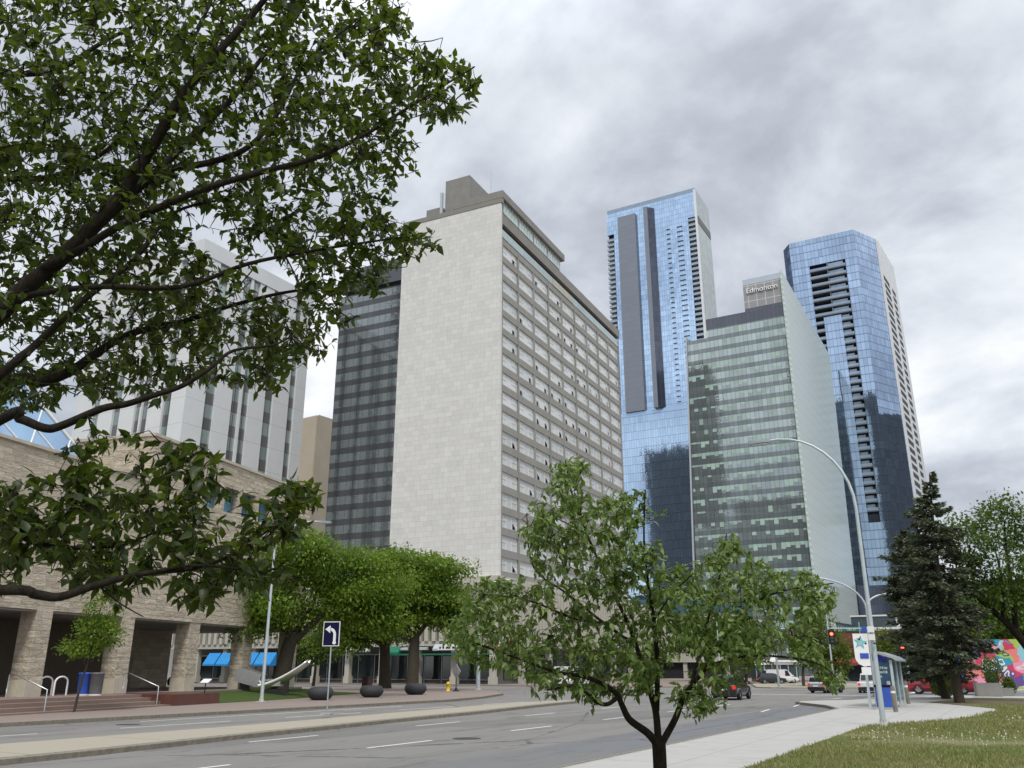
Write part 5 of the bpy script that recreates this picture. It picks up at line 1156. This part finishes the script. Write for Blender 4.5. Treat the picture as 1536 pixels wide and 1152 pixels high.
# local frame of each tree: x to the picture's right, y away from the camera
g1 = gnd(418, 1045)
park_tree('elm_tree', 'elm with a thick ridged trunk forking beside the steel sculpture', g1, [(0, 0, -.1), (0, 0, .3), (.15, 0, 1.5), (.4, 0, 3.2), (.6, .2, 4.2)], (.72, .42),
          [([(.5, .1, 3.5), (1.8, .3, 4.8), (3.6, .6, 6.6), (5.5, .8, 7.6)], .34, .08), ([(.5, .1, 3.8), (.2, -.3, 5.2), (-.6, -.4, 7.2), (-1, 0, 8.6)], .32, .08), ([(.6, .2, 4.0), (1.4, 1.5, 6), (2, 2, 8)], .25, .07), ([(.2, -.2, 4.4), (-2, -.6, 5.6), (-3.4, -.8, 6.3)], .2, .05)],
          [(-1.6, 0, 7.4, 3.2, 3.2, 2.6), (1.6, .4, 9.0, 3.6, 3.4, 2.6), (4.6, .8, 8.3, 3.4, 3.2, 2.7), (-3.2, -.6, 5.6, 2.0, 2.2, 2.0), (.2, -1.2, 6.0, 2.4, 2.0, 2.0), (6.4, .8, 7.2, 2.2, 2.4, 2.0), (3.0, .6, 6.3, 2.4, 2, 1.5), (5.2, .6, 5.8, 2.6, 2, 1.9), (7.3, .8, 5.6, 1.6, 1.8, 1.9), (-2.2, -1, 4.6, 1.6, 1.4, 1.3)], 38000, .25, M['leaf_elm'], group='elms on the far pavement', holes=-1.3, seed=3, droop=.5, per=10, spread=.55, clump=True)
g2 = at(577, 1031, 84)
park_tree('elm_tree', 'elm whose trunk stands behind the maroon bin', g2, [(0, 0, -.1), (0, 0, .4), (-.1, 0, 2.5), (-.2, 0, 4.5)], (.66, .42),
          [([(-.1, 0, 3.8), (-1.6, 0, 6), (-3, 0, 8.5)], .4, .1), ([(-.1, 0, 4.2), (1.0, .5, 7), (1.5, .6, 10)], .4, .1), ([(0, 0, 3.4), (-2.5, -.5, 5), (-4.6, -.8, 6)], .25, .06)],
          [(-2.0, 0, 10.2, 4.0, 3.6, 3.0), (1.8, .5, 10.4, 3.4, 3.2, 3.0), (-4.4, -.4, 8.0, 3.0, 3, 2.6), (0, -1, 7.4, 3.4, 2.6, 2.4), (-2.5, -.5, 5.8, 2.6, 2.2, 1.8), (.6, 0, 5.2, 1.6, 1.6, 1.4), (-5.4, -.4, 5.6, 2.3, 2, 2.2), (-3.2, -1, 4.4, 1.7, 1.4, 1.3), (1.8, -.4, 6.4, 1.6, 1.4, 1.6)], 34000, .30, M['leaf_elm'], group='elms on the far pavement', holes=-1.3, seed=8, droop=.5, per=10, spread=.55, clump=True)
g3 = at(618, 1033, 80)
park_tree('elm_tree', 'elm with a straight dark trunk rising behind the right hand bowl planter', g3, [(0, 0, -.1), (.02, 0, .4), (.05, 0, 2.5), (.1, 0, 4.8)], (.62, .42),
          [([(.1, 0, 4.2), (-.9, .2, 5.6), (-1.6, .3, 8.5)], .32, .08), ([(.1, 0, 4.4), (.5, .2, 6.5), (.8, .2, 9.5)], .3, .08), ([(.1, 0, 4.2), (1.6, -.2, 6.2), (2.8, -.3, 8.4)], .28, .07), ([(0, 0, 3.8), (-1.4, -.4, 4.4), (-2.6, -.6, 4.3)], .16, .05), ([(1.6, -.2, 6.2), (3.2, -.4, 5.0), (4.0, -.4, 4.0)], .08, .03)],
          [(0, 0, 10.2, 3.2, 3.2, 2.5), (2.6, -.2, 9.2, 2.8, 2.8, 2.6), (-2.2, 0, 8.6, 2.8, 2.8, 2.4), (1.2, -.8, 7.6, 3.0, 2.4, 1.9), (3.6, -.3, 7.2, 1.7, 1.8, 1.6), (2.9, -.4, 5.6, .8, .8, 1.1), (2.2, -.6, 6.2, 1.8, 1.4, 1.1), (-2.8, 0, 6.2, 1.9, 1.6, 1.6), (4.3, -.3, 6.2, .9, .9, 1.3)], 30000, .28, M['leaf_elm'], group='elms on the far pavement', holes=-1.3, seed=15, droop=.5, per=10, spread=.55, clump=True)
g4 = gnd(111, 1068)
park_tree('street_sapling', 'thin young street tree in front of the terracotta steps', g4, [(0, 0, 0), (.12, 0, 1.2), (.3, 0, 2.2), (.45, 0, 4.0), (.6, 0, 5.0)], (.06, .02),
          [([(.25, 0, 1.9), (-.2, 0, 2.5), (-.9, 0, 2.75)], .02, .008), ([(.3, 0, 2.3), (.8, 0, 3.0), (1.1, 0, 3.2)], .02, .008)],
          [(.1, 0, 2.75, 1.0, .8, .4), (.55, 0, 3.5, .95, .8, .65), (.65, 0, 4.5, .75, .65, .7), (-.5, 0, 2.75, .6, .4, .25), (1.0, 0, 3.3, .6, .5, .4), (.8, 0, 5.2, .4, .4, .45)], 3600, .15, M['leaf_elm'], spread=.18, seed=5, per=8, wk=.26)
g5 = at(1583, 1045, 60)
park_tree('leaning_tree', 'leaning park tree with a dark slanting trunk at the right edge', g5, [(0, 0, -.1), (-.5, 0, 1.6), (-1.4, 0, 3.2), (-2.2, 0, 4.2), (-3.4, 0, 5.4)], (.32, .13),
          [([(-1.6, 0, 3.4), (-1.2, .3, 5.5), (-1.0, .5, 8), (-.8, .5, 10)], .18, .04), ([(-2.2, 0, 4.2), (-2.0, -.3, 6.2), (-2.2, -.4, 8.6)], .13, .03), ([(-3.2, 0, 5.2), (-4.0, .2, 6.2), (-4.4, .2, 7.8)], .08, .03), ([(-1, 0, 2.6), (.6, 0, 5), (1.6, 0, 7.5)], .16, .04)],
          [(-1.2, .3, 9.6, 1.9, 2.0, 1.7), (-3.6, .2, 8.6, 1.6, 1.8, 1.6), (.8, .2, 8.4, 2.0, 2.0, 2.0), (-1.6, -.4, 7.2, 2.0, 2.0, 1.3), (-4.2, .2, 6.6, 1.1, 1.4, 1.0), (-2.0, -.3, 5.6, 2.0, 1.6, .9), (.6, 0, 5.6, 1.8, 1.8, 1.2), (-.8, .2, 10.9, .8, .8, .6)], 12500, .23, M['leaf_dark'], 'bark_dark', holes=-.55, seed=21, spread=.34)
g6 = at(1206, 1033, 108)
park_tree('linden_tree', 'yellow green linden on the traffic island behind the silver hatchback', g6, [(0, 0, 0), (.1, 0, 2.0), (.6, 0, 4)], (.2, .1), [([(.2, 0, 2.2), (1.6, 0, 4), (2.6, 0, 6)], .1, .04)],
          [(2.2, 0, 5.6, 2.3, 2.4, 2.6), (3.8, 0, 3.6, 1.6, 1.8, 2.4), (1.0, 0, 4.0, 1.6, 1.6, 1.8)], 9000, .3, M['leaf_lime'], seed=31, spread=.35, holes=-1.2)
for k, (px, D, s, lab) in enumerate(((1120, 140, 1.0, 'dark tree beside the pavilion behind the crab apple'), (1060, 150, 1.2, 'broad dark tree down the street behind the crab apple trunk'), (1348, 118, .7, 'small bright tree between the brick wall and the spruce'), (1445, 125, 1.2, 'round tree behind the mural wall at its left end'), (1530, 130, 1.3, 'round tree behind the mural wall at its right end'), (470, 105, .8, 'shaded tree at the end of the civic colonnade'))):
    p = at(px, 1026, D); p.z = 0
    park_tree('background_tree', lab, p, [(0, 0, 0), (.1, 0, 2*s), (.2, 0, 5*s)], (.25*s, .12*s), [([(.1, 0, 2.6*s), (1.4*s, .2, 4.5*s), (2*s, .2, 6*s)], .12*s, .05*s), ([(.1, 0, 3*s), (-1.2*s, 0, 5*s), (-1.8*s, 0, 6.4*s)], .12*s, .05*s)],
              [(0, 0, 7*s, 3.0*s, 3*s, 2.4*s), (1.8*s, 0, 5.6*s, 2.4*s, 2.4*s, 2.0*s), (-1.9*s, 0, 5.4*s, 2.4*s, 2.4*s, 2*s), (0, -1, 4.6*s, 2.6*s, 2.2*s, 1.6*s)], 7000, .38*s, M['leaf_lime'] if k == 2 else M['leaf_dark'], group='distant trees down the street', seed=40+k, holes=-1.1)

def spruce(label, loc, h, lean, prof, n, seed, z0=1.6):
    t_ = thing('spruce_tree', label, 'tree', loc, YAW, 'blue grey spruces on the mulch bed'); r = np.random.default_rng(seed)
    tx = lambda z: lean[0]*z/h+lean[1]*math.sin(z/h*3)
    b = MB(); b.tube([(tx(h*k/9), 0, h*k/9-.05) for k in range(10)], [.27*(1-k/9.5)+.02 for k in range(10)], 10); b.build('trunk', M['bark_grey'], t_)
    zs = []; P = []; D = []; Nn = []; Ls = []; bb = MB(); dead = []
    nb_ = 235
    for k in range(nb_):
        f = (k+r.uniform(0, 1))/nb_; z = z0+(h-z0)*(1-(1-f)**.9); u = (z-z0)/(h-z0)
        ln = np.interp(u, [q[0] for q in prof], [q[1] for q in prof])*r.uniform(.55, 1.16)*(1+.22*math.sin(k*.9+seed)); az = r.uniform(0, 2*math.pi)
        dr = np.array([math.cos(az), math.sin(az), 0]); sag = .34*(1-u)+.05; tipup = .25
        pts = []
        for q in range(9):
            s_ = q/8; pts.append(np.array([tx(z), 0, z])+dr*ln*s_+np.array([0, 0, -sag*ln*s_+tipup*ln*s_*s_*.6+(.25*ln*s_ if u > .75 else 0)]))
        bb.tube([tuple(p_) for p_ in pts[:8]], [.035*(1-s_/10) for s_ in range(8)], 4, None, False)
        ns_ = int(n/nb_*(.25+ln*.55))
        for q in range(ns_):
            s_ = r.uniform(.12, 1)**.7; i_ = min(int(s_*8), 7); p0 = pts[i_]+(pts[i_+1]-pts[i_])*(s_*8-i_)
            side = np.array([-dr[1], dr[0], 0])*r.choice((-1, 1)); wdt = (.42*(1-s_*.6))*r.uniform(.1, 1)*min(ln, 1.6)*.62
            d_ = dr*.7+side*r.uniform(.2, 1)+np.array([0, 0, r.uniform(-.55, .25)])
            P.append(p0+side*wdt+np.array([0, 0, -r.uniform(0, .22)*min(ln, 1)])); D.append(d_); Nn.append(r.normal(size=3)*.6+np.array([0, 0, 1])); Ls.append(r.uniform(.16, .34))
    bb.build('branches', M['needle_brown'], t_)
    P = np.array(P); Ls = np.array(Ls); link('needles', leaf_mesh('needles', P, np.array(D), np.array(Nn), Ls, Ls*.2, M['needle'], True), t_)
    return t_
spruce('tall ragged spruce with a bare crooked tip, nearer of the pair', gnd(1440, 1055), 13.1, (.35, -.3), [(0, 1.7), (.15, 2.15), (.35, 2.05), (.55, 1.65), (.72, 1.25), (.82, .75), (.9, .34), (1, .12)], 34000, 5, 2.0)
spruce('shorter spruce leaning left behind the taller one', gnd(1420, 1048), 11.0, (-1.0, -.5), [(0, 2.0), (.2, 2.5), (.5, 2.2), (.75, 1.5), (.9, .8), (1, .15)], 27000, 9, 1.5)

# ================================================================== GRASS
n_ = 62000; yy = 12+RNG.uniform(0, 1, n_)**1.25*42; xx = -4.85+RNG.uniform(0, 1, n_)**1.1*(np.clip(yy*.22, 3, 11)); 
edge = np.interp(yy, [0, 32, 36.5, 42, 47, 50, 53.9], [-4.9, -4.9, -3.2, -1.8, -1.3, -1.5, -3.2]); kp_ = xx > edge+.02+.05*RNG.normal(size=n_)
pt = lump(xx, yy, 1.6, 77)+.5*lump(xx, yy, .5, 78); kp_ &= (pt+RNG.normal(size=n_)*.5 > -.8); xx, yy = xx[kp_], yy[kp_]; n_ = len(xx)
P = np.stack([xx, yy, np.full(n_, .01)], 1); D = RNG.normal(size=(n_, 3))*.5+np.array([0, 0, 1]); D[:, 2] = np.abs(D[:, 2])+.3; Ls = RNG.uniform(.04, .10, n_)*(1+.012*(yy-12))*np.clip(1+.25*lump(xx, yy, 2.2, 80), .6, 1.6)
g_ = link('grass', leaf_mesh('grass', P, D, unit(n_), Ls, np.full(n_, .007)*(1+.03*(yy-12)), M['grass'], True)); tag(g_, 'unmown grass beside the concrete pavement', 'grass', None, 'stuff')
n_ = 520; yy = 14+RNG.uniform(0, 1, n_)*30; xx = -4.4+RNG.uniform(0, 1, n_)*np.clip(yy*.2, 3, 8); ok = (lump(xx, yy, 3, 90) > -.5) & (xx > np.interp(yy, [0, 32, 36.5, 42, 47], [-4.6, -4.6, -3, -1.6, -1])); xx, yy = xx[ok], yy[ok]
b = MB()
for x_, y_ in zip(xx, yy):
    h_ = random.uniform(.08, .17); r_ = .018*(1+.02*(y_-12)); b.add([(x_+r_, y_, h_), (x_-r_, y_, h_), (x_, y_+r_, h_), (x_, y_-r_, h_), (x_, y_, h_+r_), (x_, y_, h_-r_)], [(0, 2, 4), (2, 1, 4), (1, 3, 4), (3, 0, 4), (2, 0, 5), (1, 2, 5), (3, 1, 5), (0, 3, 5)], None, True)
    b.face([(x_-.003, y_, 0), (x_+.003, y_, 0), (x_+.003, y_, h_), (x_-.003, y_, h_)])
tag(b.build('dandelion_heads', M['seed']), 'pale dandelion seed heads in the grass', 'dandelions', None, 'stuff')

# ================================================================== SKY, SUN, CAMERA
w = bpy.data.worlds.new('World'); SC.world = w; w.use_nodes = True; nt = w.node_tree; nt.nodes.clear()
def N(ty, **k):
    nd = nt.nodes.new(ty)
    for a, v_ in k.items(): setattr(nd, a, v_)
    return nd
SUN_EL, SUN_AZ = R(52), R(148)          # azimuth from +Y toward +X
sky = N('ShaderNodeTexSky', sky_type='NISHITA'); sky.sun_disc = False; sky.sun_elevation = SUN_EL; sky.sun_rotation = SUN_AZ; sky.air_density = 1.2; sky.dust_density = 2
tc = N('ShaderNodeTexCoord'); sp_ = N('ShaderNodeSeparateXYZ'); nt.links.new(tc.outputs['Generated'], sp_.inputs[0])
def m_(op, a, b=0.0):
    nd = N('ShaderNodeMath', operation=op)
    for i, v_ in enumerate((a, b)):
        if isinstance(v_, bpy.types.NodeSocket): nt.links.new(v_, nd.inputs[i])
        else: nd.inputs[i].default_value = v_
    return nd.outputs[0]
den = m_('ADD', m_('MAXIMUM', sp_.outputs[2], 0.0), .42)
cb = N('ShaderNodeCombineXYZ'); nt.links.new(m_('DIVIDE', sp_.outputs[0], den), cb.inputs[0]); nt.links.new(m_('DIVIDE', sp_.outputs[1], den), cb.inputs[1])
def nz(scale, det, rough, dist, off):
    mp = N('ShaderNodeMapping'); nt.links.new(cb.outputs[0], mp.inputs[0]); mp.inputs['Location'].default_value = off; mp.inputs['Rotation'].default_value = (0, 0, R(25)); mp.inputs['Scale'].default_value = (1, 1.05, 1)
    nd = N('ShaderNodeTexNoise'); nt.links.new(mp.outputs[0], nd.inputs['Vector'])
    nd.inputs['Scale'].default_value = scale; nd.inputs['Detail'].default_value = det; nd.inputs['Roughness'].default_value = rough; nd.inputs['Distortion'].default_value = dist
    return nd.outputs['Fac']
n1 = nz(1.9, 8, .5, .35, (3.1, 1.7, 0)); n2 = nz(4.6, 7, .56, .3, (7.7, 4.2, 0))
mixn = m_('ADD', m_('MULTIPLY', n1, .6), m_('MULTIPLY', n2, .4))
rp = N('ShaderNodeValToRGB'); nt.links.new(mixn, rp.inputs[0]); cr = rp.color_ramp
stops = [(.36, (.38, .41, .465)), (.44, (.51, .545, .61)), (.50, (.66, .70, .76)), (.555, (.80, .835, .88)), (.63, (1.0, 1.01, 1.02))]
while len(cr.elements) < len(stops): cr.elements.new(.5)
for e, (p_, c_) in zip(cr.elements, stops): e.position = p_; e.color = c_+(1,)
# thick overcast is brightest overhead
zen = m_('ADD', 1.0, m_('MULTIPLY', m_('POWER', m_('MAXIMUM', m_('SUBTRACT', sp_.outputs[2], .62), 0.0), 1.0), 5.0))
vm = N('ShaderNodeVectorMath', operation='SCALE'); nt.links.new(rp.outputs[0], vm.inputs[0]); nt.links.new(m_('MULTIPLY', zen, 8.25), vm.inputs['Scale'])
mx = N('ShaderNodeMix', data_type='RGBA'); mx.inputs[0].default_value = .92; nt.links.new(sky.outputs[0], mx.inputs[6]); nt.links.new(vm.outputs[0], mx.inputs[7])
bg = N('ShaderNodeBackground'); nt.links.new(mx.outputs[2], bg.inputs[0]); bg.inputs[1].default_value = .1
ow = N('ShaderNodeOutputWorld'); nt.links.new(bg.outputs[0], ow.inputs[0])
ld = bpy.data.lights.new('sun', 'SUN'); ld.energy = 1.5; ld.angle = R(10); ld.color = (1, .96, .9)
lo = bpy.data.objects.new('sun', ld); COL.objects.link(lo)
dv = Vector((math.sin(SUN_AZ)*math.cos(SUN_EL), math.cos(SUN_AZ)*math.cos(SUN_EL), math.sin(SUN_EL)))
lo.rotation_euler = dv.to_track_quat('Z', 'Y').to_euler(); lo.location = (0, -20, 60)
cd = bpy.data.cameras.new('camera'); cd.sensor_width = 36; cd.lens = F/1536*36; cd.clip_start = .1; cd.clip_end = 6000
co = bpy.data.objects.new('camera', cd); COL.objects.link(co); co.location = (0, 0, EYE); co.rotation_euler = (R(90)+PITCH, 0, YAW)
SC.camera = co
SC.view_settings.view_transform = 'Standard'; SC.view_settings.look = 'None'; SC.view_settings.exposure = .42; SC.view_settings.gamma = 1
SC.cycles.max_bounces = 6; SC.cycles.diffuse_bounces = 3; SC.cycles.glossy_bounces = 3; SC.cycles.transparent_max_bounces = 12; SC.cycles.caustics_reflective = False; SC.cycles.caustics_refractive = False
SC.cycles.use_denoising = True
